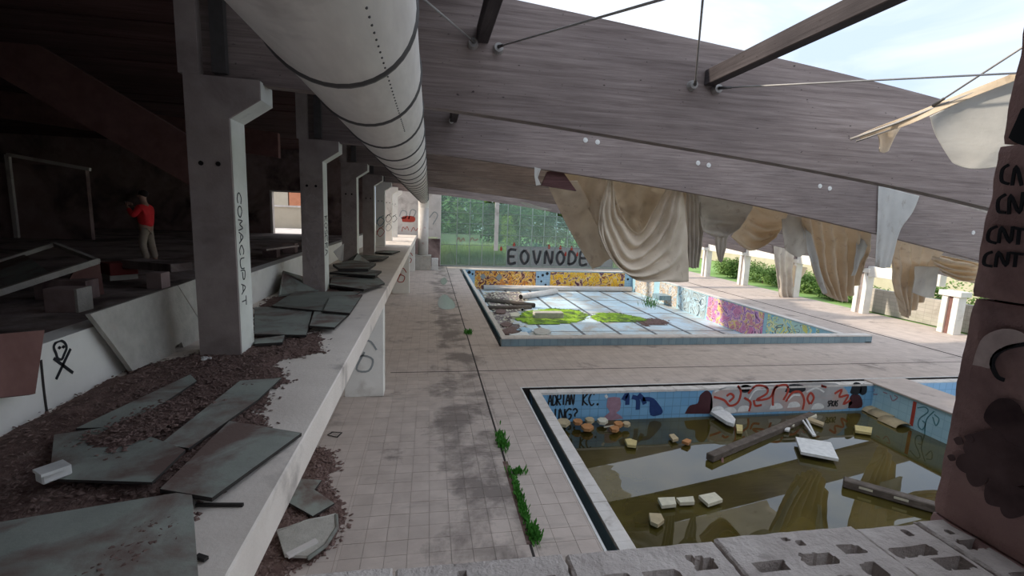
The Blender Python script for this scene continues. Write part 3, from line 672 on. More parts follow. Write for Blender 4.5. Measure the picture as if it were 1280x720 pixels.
water = tag(MB().box(3.04, 13.82, 1.2, 12.12, WZ-.05, WZ).build('pool_water', M['water'], near), 'still murky olive green water reflecting the sky')
# paint on the far wall of the small pool
WY = 12.098
def wp(px, py): p = at(px, py, 12.1); return (p.x, p.z)
def wl(lines): return [[wp(*q) for q in l] for l in lines]
O0, UX, UZ = (0, WY, 0), (1, 0, 0), (0, 0, 1)
def txt(t, px, py, h, w, gap=.2):
    x0, z0 = wp(px, py); return [[(x0+a*h*w, z0+b*h) for a, b in l] for l in word(t, 1, gap)]
strokes('graffiti_tag', txt('ADRIAN', 685, 507, .32, .33), O0, UX, UZ, .045, M['black'], NW)
strokes('graffiti_tag', txt('KC.', 728, 507, .36, .42), O0, UX, UZ, .045, M['black'], NW)
strokes('graffiti_tag', txt('ING?', 690, 525, .32, .5), O0, UX, UZ, .05, M['black'], NW)
blob('graffiti_figure', [wp(*q) for q in ((760, 497), (775, 497), (775, 512), (770, 516), (779, 523), (752, 525), (762, 515), (758, 508))], O0, UX, UZ, M['pink'], NW, n=2)
blob('graffiti_dot', [wp(*q) for q in ((755.5, 495), (758, 493), (760, 496), (758, 498))], O0, UX, UZ, M['white'], NW, .006, 2)
strokes('graffiti_smear', wl([[(779, 500), (784, 493), (784, 506)], [(790, 496), (797, 499), (797, 512)], [(798, 493), (803, 498), (806, 505)], [(803, 499), (815, 500), (825, 512)]]), O0, UX, UZ, .13, M['navy'], NW)
blob('graffiti_smear', [wp(*q) for q in ((812, 502), (820, 504), (828, 512), (826, 518), (813, 519))], O0, UX, UZ, M['navy'], NW, .003)
blob('graffiti_shape', [wp(*q) for q in ((856, 517), (862, 507), (872, 504), (875, 494), (884, 488), (890, 496), (889, 515), (875, 517))], O0, UX, UZ, M['maroon'], NW)
blob('mural', [wp(*q) for q in ((887, 518), (889, 496), (900, 485), (960, 481), (1030, 478), (1052, 482), (1062, 496), (1058, 511), (980, 514))], O0, UX, UZ, M['murG'], NW, .004, 2)
strokes('graffiti_outline', wl([[(892, 496), (905, 500), (912, 507), (922, 503), (926, 490), (922, 482)], [(908, 495), (913, 492), (917, 496), (911, 502)], [(930, 497), (938, 503), (936, 514)],
  [(935, 492), (945, 482), (958, 484), (958, 492), (945, 500), (962, 497), (968, 485), (972, 482)], [(942, 500), (944, 507), (952, 506)], [(966, 507), (966, 495), (970, 484), (982, 481), (985, 488), (979, 500)],
  [(982, 502), (990, 491), (1000, 490), (1005, 500), (1003, 512)], [(1012, 505), (1009, 498), (1013, 491), (1017, 497), (1013, 505)], [(1026, 482), (1033, 484)], [(1043, 492), (1052, 487), (1049, 496), (1060, 494), (1054, 505), (1063, 500)]]), (0, WY-.004, 0), UX, UZ, .07, M['red'], NW)
for hl_ in ([(893, 490), (908, 484), (924, 484)], [(936, 500), (944, 488), (957, 486)], [(985, 500), (992, 494), (1000, 494)], [(1008, 490), (1020, 485), (1030, 490)]):
    strokes('graffiti_highlight', wl([hl_]), (0, WY-.004, 0), UX, UZ, .05, M['white'], NW)
for q in ((897, 513), (912, 514), (930, 512), (970, 509), (992, 507), (1022, 509), (930, 486)):
    x, z = wp(*q); blob('graffiti_bubble', [(x-.22, z-.06), (x-.15, z+.1), (x+.1, z+.12), (x+.22, z-.04)], (0, WY-.004, 0), UX, UZ, M['murG'] if q[1] < 490 else M['white'], NW, .003)
for q, w_, h_ in (((932, 486), .2, .12), ((994, 486), .35, .14), ((1070, 486), .2, .2), ((1079, 487), .13, .18)):
    x, z = wp(*q); blob('graffiti_shape', [(x-w_, z-h_*.6), (x-w_*.6, z+h_), (x+w_*.7, z+h_*.8), (x+w_, z-h_*.5), (x, z-h_)], (0, WY-.004, 0), UX, UZ, M['black'], NW, .003)
blob('graffiti_shape', [wp(*q) for q in ((1060, 510), (1062, 497), (1068, 492), (1076, 496), (1077, 509))], O0, UX, UZ, M['maroon'], NW)
strokes('graffiti_tag', txt('SPKAS', 1034, 508, .18, .35), (0, WY-.004, 0), UX, UZ, .035, M['black'], NW)
# drawings on the divider wall (faces -X)
def dp(px, py): p = xat(px, py, 13.8); return (-p.y, p.z)
def dl(lines): return [[dp(*q) for q in l] for l in lines]
OD, UD = (13.797, 0, 0), (0, -1, 0)
strokes('graffiti_stripe', dl([[(1144, 502), (1142, 515), (1139, 532)]]), OD, UD, UZ, .10, M['red'], DW)
strokes('graffiti_drawing', dl([[(1089, 484), (1093, 487), (1090, 492), (1097, 493)], [(1113, 494), (1116, 501), (1122, 497), (1118, 494)], [(1104, 490), (1109, 492)]]), OD, UD, UZ, .03, M['pink'], DW)
strokes('graffiti_drawing', dl([[(1147, 510), (1157, 509), (1160, 515), (1150, 523), (1148, 532), (1153, 537), (1157, 530), (1153, 526)], [(1156, 543), (1158, 525), (1168, 514)], [(1166, 521), (1170, 532), (1174, 524), (1168, 518)]]), OD, UD, UZ, .03, M['teal'], DW)

far = tag(empty('pool', (10, 29, 0)), 'large drained pool with muralled walls and algae on its floor', 'pool')
FZ = -1.65
poolpart(MB().box(FX0, FX1, FY0, FY1, FZ-.15, FZ), 'basin_floor', M['poolfloor'], far)
BW = poolpart(MB().box(FX0+.2, FX1, 40.6, 40.85, FZ, .02), 'back_wall', M['bluefar'], far)
SW = poolpart(MB().box(18.3, FX1, FY0, 40.8, FZ, .04), 'side_wall', M['bluetile_y'], far)
poolpart(MB().box(2.82, 3.0, FY0+.3, 40.8, FZ, -.02), 'side_wall', M['bluetile_y'], far)
poolpart(MB().box(2.66, 18.62, FY0, FY0+.32, FZ, .28), 'parapet', M['fascia_blue'], far)
poolpart(MB().box(2.62, 2.84, FY0+.32, 40.9, -.5, -.42).box(2.62, 2.65, FY0, 40.9, -.5, 0), 'gutter', M['gutter'], far)
cm2 = MB().box(.004, .496, -.03, .36, 0, .05); cme2 = mesh(cm2.v, cm2.f, 'coping_tile'); cme2.materials.append(M['cream'])
for i in range(32): link('coping_tile', cme2, None, far, (2.65+.499*i, FY0, .28))
poolpart(MB().box(2.84, 3.04, FY0+.36, 40.9, -.02, .03), 'side_coping', M['cream'], far)
poolpart(MB().box(18.28, 18.62, FY0+.36, 40.9, .03, .07), 'side_coping', M['cream'], far)
poolpart(MB().box(2.8, 18.6, 40.55, 40.95, .02, .07), 'back_coping', M['white'], far)
for i in range(7): poolpart(MB().box(4.3+2.15*i-.09, 4.3+2.15*i+.09, 17.3, 40.3, FZ, FZ+.006), 'lane_line', M['lane'], far)
for y in (20.5, 25.5, 30.5, 35.5): poolpart(MB().box(3.0, 18.3, y-.05, y+.05, FZ, FZ+.005), 'floor_joint', M['lane'], far)
poolpart(MB().box(3.9, 9.3, 40.585, 40.6, FZ+.02, -.05), 'mural', M['murA'], BW)
poolpart(MB().box(10.6, 17.6, 40.585, 40.6, FZ+.02, -.05), 'mural', M['murB'], BW)
for (x, z, r) in ((3.4, -.2, .16), (3.7, -.35, .1), (9.5, -.5, .1), (9.9, -.35, .13), (10.3, -.2, .15), (9.8, -.9, .1), (10.2, -1.2, .1), (17.9, -.6, .12), (4.6, -.55, .25), (6.0, -.6, .28)):
    blob('painted_spot', [(x-r, z), (x, z+r), (x+r, z), (x, z-r)], (0, 40.58, 0), UX, UZ, M['black'] if r < .2 else M['greyspray'], BW)
for (y0, y1, mm) in ((36.2, 39.8, 'murC'), (32.4, 35.2, 'murC'), (28.6, 32.2, 'murD'), (23.0, 28.4, 'murE'), (19.2, 22.7, 'murF')):
    poolpart(MB().box(18.285, 18.30, y0, y1, FZ+.05, -.02), 'mural', M[mm], SW)
poolpart(MB().box(17.3, 18.28, 33.2, 34.4, -1.2, -.85), 'skimmer_box', M['fascia_blue'], far)

# ------------------------------------------------------------------ right side: posts, lintel, wall
PY = [18.3, 23.1, 28.4, 33.7, 38.9]
PLAB = ['pale double post by the foreground jamb, with lintel stub', 'pale double post beside the long beige hanging sheet', 'pale double post half hidden by a grey sheet reaching the deck', 'pale double post with a dark mark, beyond the deck-length sheet', 'farthest pale double post of the right colonnade']
for k, y in enumerate(PY):
    c = tag(empty('colonnade_post', (24.5, y, 0)), PLAB[k], 'post', 'posts of the right colonnade'); h = 2.35 if k else 1.8
    MB().box(24.3, 24.75, y-.38, y-.12, 0, h).build('shaft', M['whitewash'], c, bevel=.01); MB().box(24.3, 24.75, y+.12, y+.38, 0, h).build('shaft', M['whitewash'], c, bevel=.01)
    MB().box(24.4, 24.65, y-.12, y+.12, 0, h).build('web', M['rust'] if k == 0 else M['column'], c)
    MB().box(24.2, 24.85, y-.5, y+.5, h, h+.25).build('cap', M['whitewash'], c, bevel=.02)
for k, (y0, y1, z) in enumerate(((19.0, 22.7, 2.3), (23.5, 28, 2.45), (28.8, 33.3, 2.5), (34.1, 38.5, 2.5))):
    tag(MB().box(24.3, 24.7, y0-.1, y1+.1, z-.15, z+.42).build('lintel', M['whitewash'], None, bevel=.02), ['white lintel behind the white hanging cloth', 'white lintel behind the beige hanging sheets', 'white lintel above the green hedge, third bay', 'white lintel in the farthest bay'][k], 'lintel', 'lintels of the right colonnade')
structure(MB().box(25.6, 25.9, 16, 24.2, 0, 1.35), 'wall_right', M['stonewall'], 'low pale block wall behind the right colonnade', 'wall')
# outside ground, each patch a piece of the ground
structure(MB().box(25.2, 90, -10, 140, -.35, -.05).box(-60, 25.2, 44, 140, -.35, -.05), 'floor_ground', M['lawn'], 'green lawn and garden ground outside', 'ground')

structure(MB().box(-40, -4.06, 29.7, 60, 2.0, 3.2), 'floor_yard', M['plaster'], 'pale concrete yard outside the terrace doorway', 'ground')
# ------------------------------------------------------------------ hanging sheets
def sheet(label, rows, m, folds=5, amp=.05, axis='v', n=(40, 40), seed=0, rough=.05, thick=.012, group='torn sheets hanging from the roof', cat='sheet'):
    """rows: list of rows of (px,py,Y) control points; Catmull-Rom patch with cloth folds pushed along Y"""
    G = [[at(*q) for q in r] for r in rows]
    def cr(P, t):
        t = t*(len(P)-1); i = min(int(t), len(P)-2); t -= i
        p0 = P[max(i-1, 0)]; p1 = P[i]; p2 = P[i+1]; p3 = P[min(i+2, len(P)-1)]
        return .5*((2*p1)+(p2-p0)*t+(2*p0-5*p1+4*p2-p3)*t*t+(3*p1-p0-3*p2+p3)*t**3)
    v = []; nu, nv = n
    for j in range(nv+1):
        tv = j/nv; 
        row = [cr([g[i] for g in G], tv) for i in range(len(G[0]))] if True else None
        for i in range(nu+1):
            tu = i/nu; p = cr(row, tu)
            ph = (tu if axis == 'u' else tv)*folds*2*math.pi
            env = (.35+.65*tv) if axis == 'u' else math.sin(math.pi*min(max(tu, .02), .98))
            q = noise.noise(Vector((p.x*1.1+seed*3.1, p.z*1.3, seed)))*2.2
            dsp = amp*env*math.sin(ph+q)+rough*noise.noise(Vector((p.x*3+seed, p.z*3, p.y)))
            v.append(p+Vector((dsp*.15, dsp, dsp*.1)))
    f = [(j*(nu+1)+i, j*(nu+1)+i+1, (j+1)*(nu+1)+i+1, (j+1)*(nu+1)+i) for j in range(nv) for i in range(nu)]
    me = mesh(v, f, 'hanging_sheet', True); o = link('hanging_sheet', me, m)
    md = o.modifiers.new('thickness', 'SOLIDIFY'); md.thickness = thick; md.offset = 0
    return tag(o, label, cat, group)
Y1 = 13.4
sheet('flat beige sheet slanting down left of the big swag', [[(682, 226, 12.5), (702, 226, 12.5), (722, 226, 12.5)], [(712, 288, 14.5), (728, 282, 14.4), (745, 270, 14.3)], [(741, 337, 14.8), (752, 331, 14.7), (764, 322, 14.5)]], M['cloth'], 2, .04, 'u', seed=1)
sheet('pale upper sheet corner tucked under the beam beside the big swag', [[(700, 212, 13.2), (735, 217, 13.2), (765, 222, 13.1)], [(715, 240, 13.7), (738, 248, 13.7), (758, 255, 13.6)], [(738, 262, 14), (745, 280, 14), (752, 292, 13.9)]], M['cloth'], 3, .05, 'u', seed=2)
sheet('crumpled tan sheet behind the opening of the big swag', [[(764, 222, 14.2), (800, 228, 14.3), (846, 236, 14.2)], [(768, 260, 14.4), (800, 262, 14.6), (842, 262, 14.4)], [(775, 300, 14.3), (800, 312, 14.5), (835, 300, 14.3)]], M['cloth'], 4, .07, 'u', seed=3, rough=.25)
sheet('big beige swag of sheet hanging in deep U folds over the far pool',
 [[(766, 220, 12.47), (774, 262, 13.0), (797, 291, 13.2), (818, 262, 13.0), (836, 230, 12.47)],
  [(764, 220, 12.47), (768, 278, 13.0), (794, 312, 13.0), (824, 282, 13.0), (843, 231, 12.47)],
  [(761, 220, 12.47), (757, 286, 12.8), (790, 332, 12.7), (832, 306, 12.8), (851, 233, 12.47)],
  [(758, 224, 12.75), (749, 292, 12.7), (784, 341, 12.6), (836, 334, 12.7), (858, 285, 12.75)],
  [(752, 258, 12.8), (760, 312, 12.7), (792, 348, 12.7), (834, 352, 12.7), (861, 352, 12.75)]], M['cloth'], 5, .13, 'v', (70, 70), seed=4)
sheet('smooth right panel of the big swag with straight hem', [[(834, 232, 13.1), (846, 236, 13.0), (858, 238, 12.95)], [(826, 290, 13.05), (843, 292, 12.95), (859, 292, 12.9)], [(820, 349, 13.0), (840, 351, 12.9), (861, 352, 12.85)]], M['cloth'], 2.5, .05, 'u', seed=5)
sheet('narrow folded sheet hanging just right of the big swag', [[(858, 238, 12.7), (867, 241, 12.7), (875, 243, 12.7)], [(859, 290, 13.7), (869, 292, 13.7), (879, 287, 13.7)], [(859, 333, 13.8), (866, 335, 13.8), (872, 334, 13.8)]], M['cloth_grey'], 4, .09, 'u', seed=6)
sheet('grey bowl shaped swag under the second beam', [[(871, 238, 12.5), (906, 246, 12.6), (943, 253, 12.5)], [(874, 268, 13.3), (905, 274, 13.7), (934, 272, 13.3)], [(879, 289, 13.4), (902, 298, 13.7), (924, 286, 13.4)]], M['cloth_grey'], 3, .10, 'v', seed=7)
sheet('thin tongue of cloth hanging below the grey swag', [[(893, 290, 13.7), (902, 291, 13.7), (911, 288, 13.7)], [(895, 310, 13.8), (901, 311, 13.8), (907, 310, 13.8)], [(899, 326, 13.8), (901, 328, 13.8), (903, 326, 13.8)]], M['cloth_grey'], 3, .05, 'u', (20, 20), seed=8)
sheet('ochre swag between the grey swag and the deck-length sheet', [[(938, 252, 12.7), (960, 260, 12.8), (985, 266, 12.7)], [(928, 275, 13.5), (955, 289, 13.9), (978, 284, 13.5)], [(914, 296, 13.8), (938, 313, 14.1), (970, 298, 13.7)]], M['cloth_warm'], 4, .14, 'v', seed=9)
sheet('grey flap folded over beside the ochre swag', [[(978, 266, 13.0), (992, 270, 13.0), (1006, 272, 13.0)], [(978, 290, 13.1), (994, 298, 13.1), (1008, 297, 13.1)], [(982, 312, 13.2), (996, 321, 13.2), (1009, 316, 13.2)]], M['cloth_grey'], 1.5, .04, 'u', seed=10)
sheet('deck-length grey sheet gathered at its foot', [[(966, 292, 28.1), (980, 294, 28.1), (994, 306, 28.1)], [(969, 330, 28.1), (979, 332, 28.1), (991, 335, 28.1)], [(975, 371, 28.1), (982, 373, 28.1), (990, 371, 28.1)]], M['cloth_grey'], 3, .12, 'u', seed=11)
sheet('small tan flap trailing right of the deck-length sheet', [[(990, 331, 28.1), (1000, 333, 28.1), (1009, 334, 28.1)], [(990, 346, 28.1), (998, 346, 28.1), (1006, 342, 28.1)], [(989, 360, 28.1), (992, 358, 28.1), (995, 355, 28.1)]], M['cloth_warm'], 2, .05, 'u', (20, 20), seed=12)
sheet('sunlit long beige sheet with diagonal folds', [[(1003, 264, 12.5), (1025, 270, 12.5), (1055, 277, 12.5), (1088, 286, 12.5)], [(1008, 303, 13.4), (1030, 312, 13.5), (1058, 312, 13.5), (1086, 310, 13.3)], [(1022, 345, 13.8), (1036, 350, 13.8), (1056, 346, 13.8), (1078, 325, 13.5)], [(1032, 368, 14), (1044, 374, 14), (1056, 374, 14), (1070, 352, 13.8)]], M['cloth_warm'], 6, .22, 'u', (60, 60), seed=13)
sheet('pale strip along the left edge of the sunlit sheet', [[(1002, 273, 13.0), (1006, 274, 13.0), (1010, 276, 13.0)], [(1008, 310, 13.2), (1014, 314, 13.2), (1020, 318, 13.2)], [(1026, 362, 13.6), (1030, 368, 13.6), (1033, 366, 13.6)]], M['cloth_white'], 1, .03, 'u', (20, 30), seed=14)
sheet('pale fold on the right edge of the sunlit sheet', [[(1072, 288, 13.0), (1080, 290, 13.0), (1089, 293, 13.0)], [(1070, 318, 13.2), (1076, 316, 13.2), (1083, 310, 13.2)], [(1064, 345, 13.4), (1068, 344, 13.4), (1072, 338, 13.4)]], M['cloth_white'], 1.5, .03, 'u', (20, 30), seed=15)
yf = CY[1]-.14
sheet('white cloth slung over the face of the second beam', [[(1098, 232, yf), (1122, 238, yf), (1149, 245, yf)], [(1097, 262, yf), (1118, 267, yf), (1140, 266, yf)], [(1096, 298, yf), (1110, 299, yf), (1124, 290, yf)], [(1094, 333, yf), (1103, 335, yf), (1113, 334, yf)]], M['cloth_white'], 3, .02, 'u', seed=16, rough=.015)
sheet('sunlit peach sheet hanging to a point near the block wall', [[(1117, 296, 12.5), (1135, 300, 12.5), (1160, 306, 12.5), (1178, 311, 12.5)], [(1115, 325, 13.7), (1132, 336, 13.9), (1150, 335, 13.8), (1172, 330, 13.7)], [(1119, 352, 14), (1130, 358, 14.1), (1142, 360, 14.1), (1160, 352, 13.9)], [(1128, 390, 14.4), (1131, 396, 14.4), (1136, 390, 14.4), (1152, 375, 14.2)]], M['cloth_warm'], 5, .17, 'u', (50, 50), seed=17)
sheet('grey square flap over the peach sheet', [[(1143, 333, 13.4), (1158, 333, 13.4), (1174, 334, 13.4)], [(1142, 350, 13.5), (1156, 353, 13.5), (1171, 352, 13.5)], [(1141, 366, 13.6), (1155, 371, 13.6), (1168, 372, 13.6)]], M['cloth_grey'], 1.5, .03, 'u', (20, 20), seed=18)
sheet('bunched pale sheet running right under the second beam', [[(1160, 316, 13.2), (1190, 322, 13.2), (1228, 330, 13.2)], [(1168, 330, 13.4), (1190, 338, 13.5), (1224, 340, 13.4)], [(1176, 340, 13.6), (1196, 350, 13.6), (1220, 353, 13.5)]], M['cloth_warm'], 4, .16, 'v', seed=19)
sheet('small pale scrap at the end of the dark shadow triangle under the roof', [[(648, 252, 28), (660, 254, 28), (672, 258, 28)], [(660, 258, 28.2), (670, 261, 28.2), (686, 261, 28.2)], [(672, 259, 28.3), (682, 262, 28.3), (690, 261, 28.3)]], M['cloth_white'], 1, .03, 'u', (12, 12), seed=20)
def membrane(label, k, x0, x1, sag=.35):
    ya, yb = CY[k]+.12, (CY[k+1]-.12 if k < 6 else 43.3); v = []; nx, ny = int((x1-x0)/.35), 14
    for i in range(nx+1):
        x = x0+(x1-x0)*i/nx
        for j in range(ny+1):
            t = j/ny; e = x+(.8*noise.noise(Vector((t*3, k*5, 1)))+.5*noise.noise(Vector((t*9, k, 4))) if i == nx else 0)
            e = min(e, 25.5); v.append((e, ya+(yb-ya)*t, zb(e)+1.5-sag*math.sin(math.pi*t)+.06*noise.noise(Vector((x*2, t*6, k)))))
    f = [(i*(ny+1)+j, (i+1)*(ny+1)+j, (i+1)*(ny+1)+j+1, i*(ny+1)+j+1) for i in range(nx) for j in range(ny)]
    return tag(link('roof_membrane', mesh(v, f, 'roof_membrane', True), M['membrane']), label, 'membrane', 'fabric roof panels')
membrane('torn fabric roof panel above the hanging sheets, between second and third beams', 1, .6, 15.2)
membrane('torn fabric roof panel between the third and fourth beams', 2, .6, 9.6)
membrane('fabric roof panel between the fourth and fifth beams', 3, .6, 12)
# sheet frame against the sky
sf = tag(empty('sagging_sheet', at(1175, 140, 5.6)), 'pale translucent sheet sagging from a torn roof edge against the sky', 'sheet')
def part_sheet(name, rows, m, seed):
    o = sheet(None, rows, m, 1.2, .03, 'u', (30, 30), seed=seed); o.name = name; o.parent = sf; o.matrix_parent_inverse = sf.matrix_basis.inverted()
    for k in ('label', 'category', 'group'):
        if k in o: del o[k]
part_sheet('sagging_cloth', [[(1160, 146, 5.75), (1200, 128, 5.45), (1262, 102, 5.0), (1300, 86, 4.75)], [(1166, 160, 5.75), (1205, 155, 5.5), (1258, 145, 5.1), (1300, 135, 4.8)], [(1178, 186, 5.75), (1212, 192, 5.5), (1252, 186, 5.2), (1300, 178, 4.9)], [(1190, 202, 5.7), (1216, 211, 5.5), (1250, 208, 5.25), (1300, 200, 4.9)]], M['cloth_white'], 21)
part_sheet('torn_edge', [[(1072, 170, 6.4), (1120, 150, 6.1), (1170, 130, 5.7), (1300, 78, 4.7)], [(1080, 174, 6.38), (1124, 160, 6.08), (1168, 141, 5.7), (1300, 89, 4.7)]], M['cloth_warm'], 22)
MB().tube([at(1063, 174, 6.42), at(1120, 154, 6.1), at(1170, 134, 5.7), at(1305, 82, 4.7)], .02, 8).build('edge_pole', M['steel'], sf, True)
MB().tube([at(1070, 177, 6.42), at(1128, 157, 6.1)], .012, 8).build('edge_pole', M['steel'], sf, True)
part_sheet('torn_scrap', [[(1096, 168, 6.3), (1110, 162, 6.25), (1128, 158, 6.2)], [(1098, 176, 6.3), (1112, 174, 6.25), (1124, 166, 6.2)], [(1098, 186, 6.3), (1106, 191, 6.3), (1114, 184, 6.3)]], M['cloth_warm'], 23)
# torn felt between the beams at right, dark piece for the shadow gap and pale scrap at left
tag(MB().poly([at(1140, 240, 15), at(1175, 244, 15), at(1240, 262, 15), at(1240, 274, 15), at(1190, 262, 15), at(1150, 255, 15)], .06).build('roof_felt', M['rooffelt'], None), 'torn roof felt heaped on top of the second beam at right', 'felt')
tag(MB().poly([at(676, 232, 12.5), at(683, 215, 12.5), at(700, 212, 12.5), at(719, 239, 12.5)], .12).build('shadow_gap', M['ceil'], None), 'dark triangle standing for the shadow gap under the second beam left of the sheets', 'board')  # dark piece placed where there is only a gap of shadow
tag(MB().poly([at(668, 209, 12.195), at(676, 211, 12.195), at(672, 222, 12.195), at(676, 231, 12.195), at(670, 232, 12.195), at(668, 220, 12.195)], .02).build('cloth_scrap', M['cloth_white'], None), 'tiny white rag under the second beam beside the dark shadow triangle', 'rag')

# ------------------------------------------------------------------ foreground sill and jamb
sill = tag(empty('block_sill', (.6, .85, 3.2)), 'rough hollow-block sill with ragged holes in the foreground', 'sill')
SX = [-.52, -.07, .33, .725, 1.14, 1.345, 1.6]
def hollow(x0, x1, y0, y1, z0, z1, holes):
    """block whose top has real rectangular cavities: walls built around the holes"""
    b = MB(); xs = sorted({x0, x1}|{a for h in holes for a in h[:2]}); ysn = sorted({y0, y1}|{a for h in holes for a in h[2:4]})
    for i in range(len(xs)-1):
        for j in range(len(ysn)-1):
            cx = (xs[i]+xs[i+1])/2; cy = (ysn[j]+ysn[j+1])/2
            ins = any(h[0] < cx < h[1] and h[2] < cy < h[3] for h in holes)
            b.box(xs[i], xs[i+1], ysn[j], ysn[j+1], z0, z1-.09 if ins else z1)
    return b
for i in range(len(SX)-1):
    x0, x1 = SX[i]+.004, SX[i+1]-.004; y0, y1 = .62, 1.0+R.uniform(-.006, .006)
    w_ = x1-x0; dz = R.uniform(-.006, .004)
    MB().box(x0, x1, y0, y1, 3.48, 3.51).build('block_body', M['block'], sill)
    # ragged top slab with cut cavities (ngon with bridged rings)
    bm = bmesh.new(); nx, ny = max(16, int(w_/.0045)), 80; z1 = 4.0+dz
    holes = []
    if w_ > .3:
        for r_, (cy, hh) in enumerate(((.945, .0), (.895, .017), (.825, .018), (.745, .018))):
            if hh == 0: continue
            for q in range(3):
                if R.random() < .12: continue
                cx = x0+w_*(.19+.31*q)+R.uniform(-.012, .012); holes.append((cx, cy+R.uniform(-.006, .006)+(.02 if q == 2 else 0), w_*(.12 if q < 2 else .07)*R.uniform(.8, 1.1), hh*R.uniform(.8, 1.15)))
    else:
        holes = [(x0+w_*.4, .90, w_*.3, .016), (x0+w_*.7, .85, w_*.22, .018), (x0+w_*.4, .78, w_*.3, .018)]
    holes += [(x0+w_*R.uniform(.1, .9), R.uniform(.93, .975), .009, .006) for _ in range(2)]
    vs = {}
    for a in range(nx+1):
        for c in range(ny+1):
            X = x0+w_*a/nx; Yv = y0+(y1-y0)*c/ny
            if c == ny: Yv += .007*noise.noise(Vector((X*30, i, 3)))
            if a in (0, nx): X += .006*noise.noise(Vector((i*7+a, Yv*40, 1)))
            dep = 0
            for (hx, hy, hw, hh) in holes:
                k = max(abs(X-hx)/hw, abs(Yv-hy)/hh)+.16*noise.noise(Vector((X*70, Yv*70, i)))
                if k < 1: dep = .46
            Z = z1-dep+.003*noise.noise(Vector((X*18, Yv*18, 5)))
            if a in (0, nx) or c in (0, ny): Z = z1-.006
            vs[a, c] = bm.verts.new((X, Yv, Z))
    for a in range(nx):
        for c in range(ny): bm.faces.new((vs[a, c], vs[a+1, c], vs[a+1, c+1], vs[a, c+1]))
    for f_ in list(bm.faces): pass
    ret = bmesh.ops.extrude_face_region(bm, geom=[e for e in bm.edges if e.is_boundary]) if False else None
    be = [e for e in bm.edges if e.is_boundary]; ex = bmesh.ops.extrude_edge_only(bm, edges=be)
    for v_ in ex['geom']:
        if isinstance(v_, bmesh.types.BMVert): v_.co.z = 3.5
    me = bpy.data.meshes.new('block'); bm.to_mesh(me); bm.free()
    link('block', me, M['block'], sill)
MB().box(-.6, 1.6, .62, 1.0, 2.9, 3.48).build('wall_below', M['block'], sill)
jamb = tag(empty('block_jamb', (1.7, .8, 3.2)), 'dark purplish block wall jamb with black graffiti at the right edge', 'wall')
for i, (z0, z1) in enumerate(((3.2, 3.6), (3.605, 3.998), (4.002, 4.625), (4.632, 5.02), (5.027, 5.42), (5.427, 5.82), (5.827, 6.3))):
    j = .0 if i % 2 else .006
    bm = bmesh.new(); nyv, nzv = 24, 24; vs = {}
    for a in range(nyv+1):
        for c in range(nzv+1):
            Yv = .30+.73*a/nyv; Z = z0+(z1-z0)*c/nzv
            e = .007*noise.noise(Vector((i, Z*14, 2))) if a == nyv else 0
            X = 1.43+j+.004*noise.noise(Vector((Yv*15, Z*15, i)))+(.006 if c in (0, nzv) else 0)+(.007 if a == nyv else 0)
            vs[a, c] = bm.verts.new((X, Yv+e-(.012 if i == 2 and a == nyv and False else 0), Z))
    for a in range(nyv):
        for c in range(nzv): bm.faces.new((vs[a, c+1], vs[a+1, c+1], vs[a+1, c], vs[a, c]))
    ex = bmesh.ops.extrude_edge_only(bm, edges=[e for e in bm.edges if e.is_boundary])
    for v_ in ex['geom']:
        if isinstance(v_, bmesh.types.BMVert): v_.co.x = 1.85
    me = bpy.data.meshes.new('block'); bm.to_mesh(me); bm.free(); link('block', me, M['jamb'], jamb)
MB().box(1.47, 1.84, .31, 1.0, 3.2, 6.3).build('mortar_core', M['joint'], jamb)
OJ, UJ = (1.424, 0, 0), (0, -1, 0)
def jp(px, py): p = xat(px, py, 1.424); return (-p.y, p.z)
def jl(lines): return [[jp(*q) for q in l] for l in lines]
strokes('graffiti_line', jl([[(1262, 206), (1254, 212), (1253, 226), (1262, 230)], [(1266, 232), (1271, 208), (1278, 232)]]), OJ, UJ, UZ, .0065, M['black'], jamb)
strokes('graffiti_line', jl([[(1258, 243), (1249, 250), (1249, 264), (1258, 266)], [(1262, 268), (1264, 244), (1275, 266), (1280, 240)]]), OJ, UJ, UZ, .0065, M['black'], jamb)
strokes('graffiti_line', jl([[(1247, 283), (1238, 288), (1236, 300), (1246, 304)], [(1249, 304), (1253, 284), (1263, 303), (1267, 283)], [(1268, 285), (1282, 287)], [(1275, 286), (1273, 306)]]), OJ, UJ, UZ, .0065, M['black'], jamb)
strokes('graffiti_line', jl([[(1241, 315), (1233, 319), (1231, 330), (1241, 333)], [(1245, 334), (1249, 315), (1258, 332), (1262, 315)], [(1263, 316), (1280, 318)], [(1271, 317), (1269, 334)]]), OJ, UJ, UZ, .0065, M['black'], jamb)
blob('graffiti_shape', [jp(*q) for q in ((1262, 172), (1272, 150), (1280, 135), (1290, 150), (1285, 180), (1270, 178))], OJ, UJ, UZ, M['black'], jamb)
blob('graffiti_pale_patch', [jp(*q) for q in ((1217, 456), (1222, 438), (1232, 420), (1255, 411), (1276, 415), (1285, 425), (1260, 436), (1243, 445), (1240, 460), (1228, 458))], OJ, UJ, UZ, M['palefist'], jamb)
strokes('graffiti_ring', jl([[(1284, 430), (1262, 434), (1247, 442), (1241, 455), (1247, 470), (1256, 475)]]), OJ, UJ, UZ, .010, M['black'], jamb)
for (cx_, cy_, r_) in ((1256, 522, 24), (1233, 560, 27), (1262, 582, 32), (1248, 616, 20), (1208, 578, 13), (1276, 546, 30), (1222, 592, 16), (1270, 628, 22)):
    blob('graffiti_cloud', [jp(cx_+r_*R.uniform(.8, 1.1)*math.cos(t_*math.pi/5), cy_+r_*R.uniform(.8, 1.1)*math.sin(t_*math.pi/5)) for t_ in range(10)], OJ, UJ, UZ, M['smoke'], jamb, .002+.0008*R.random())
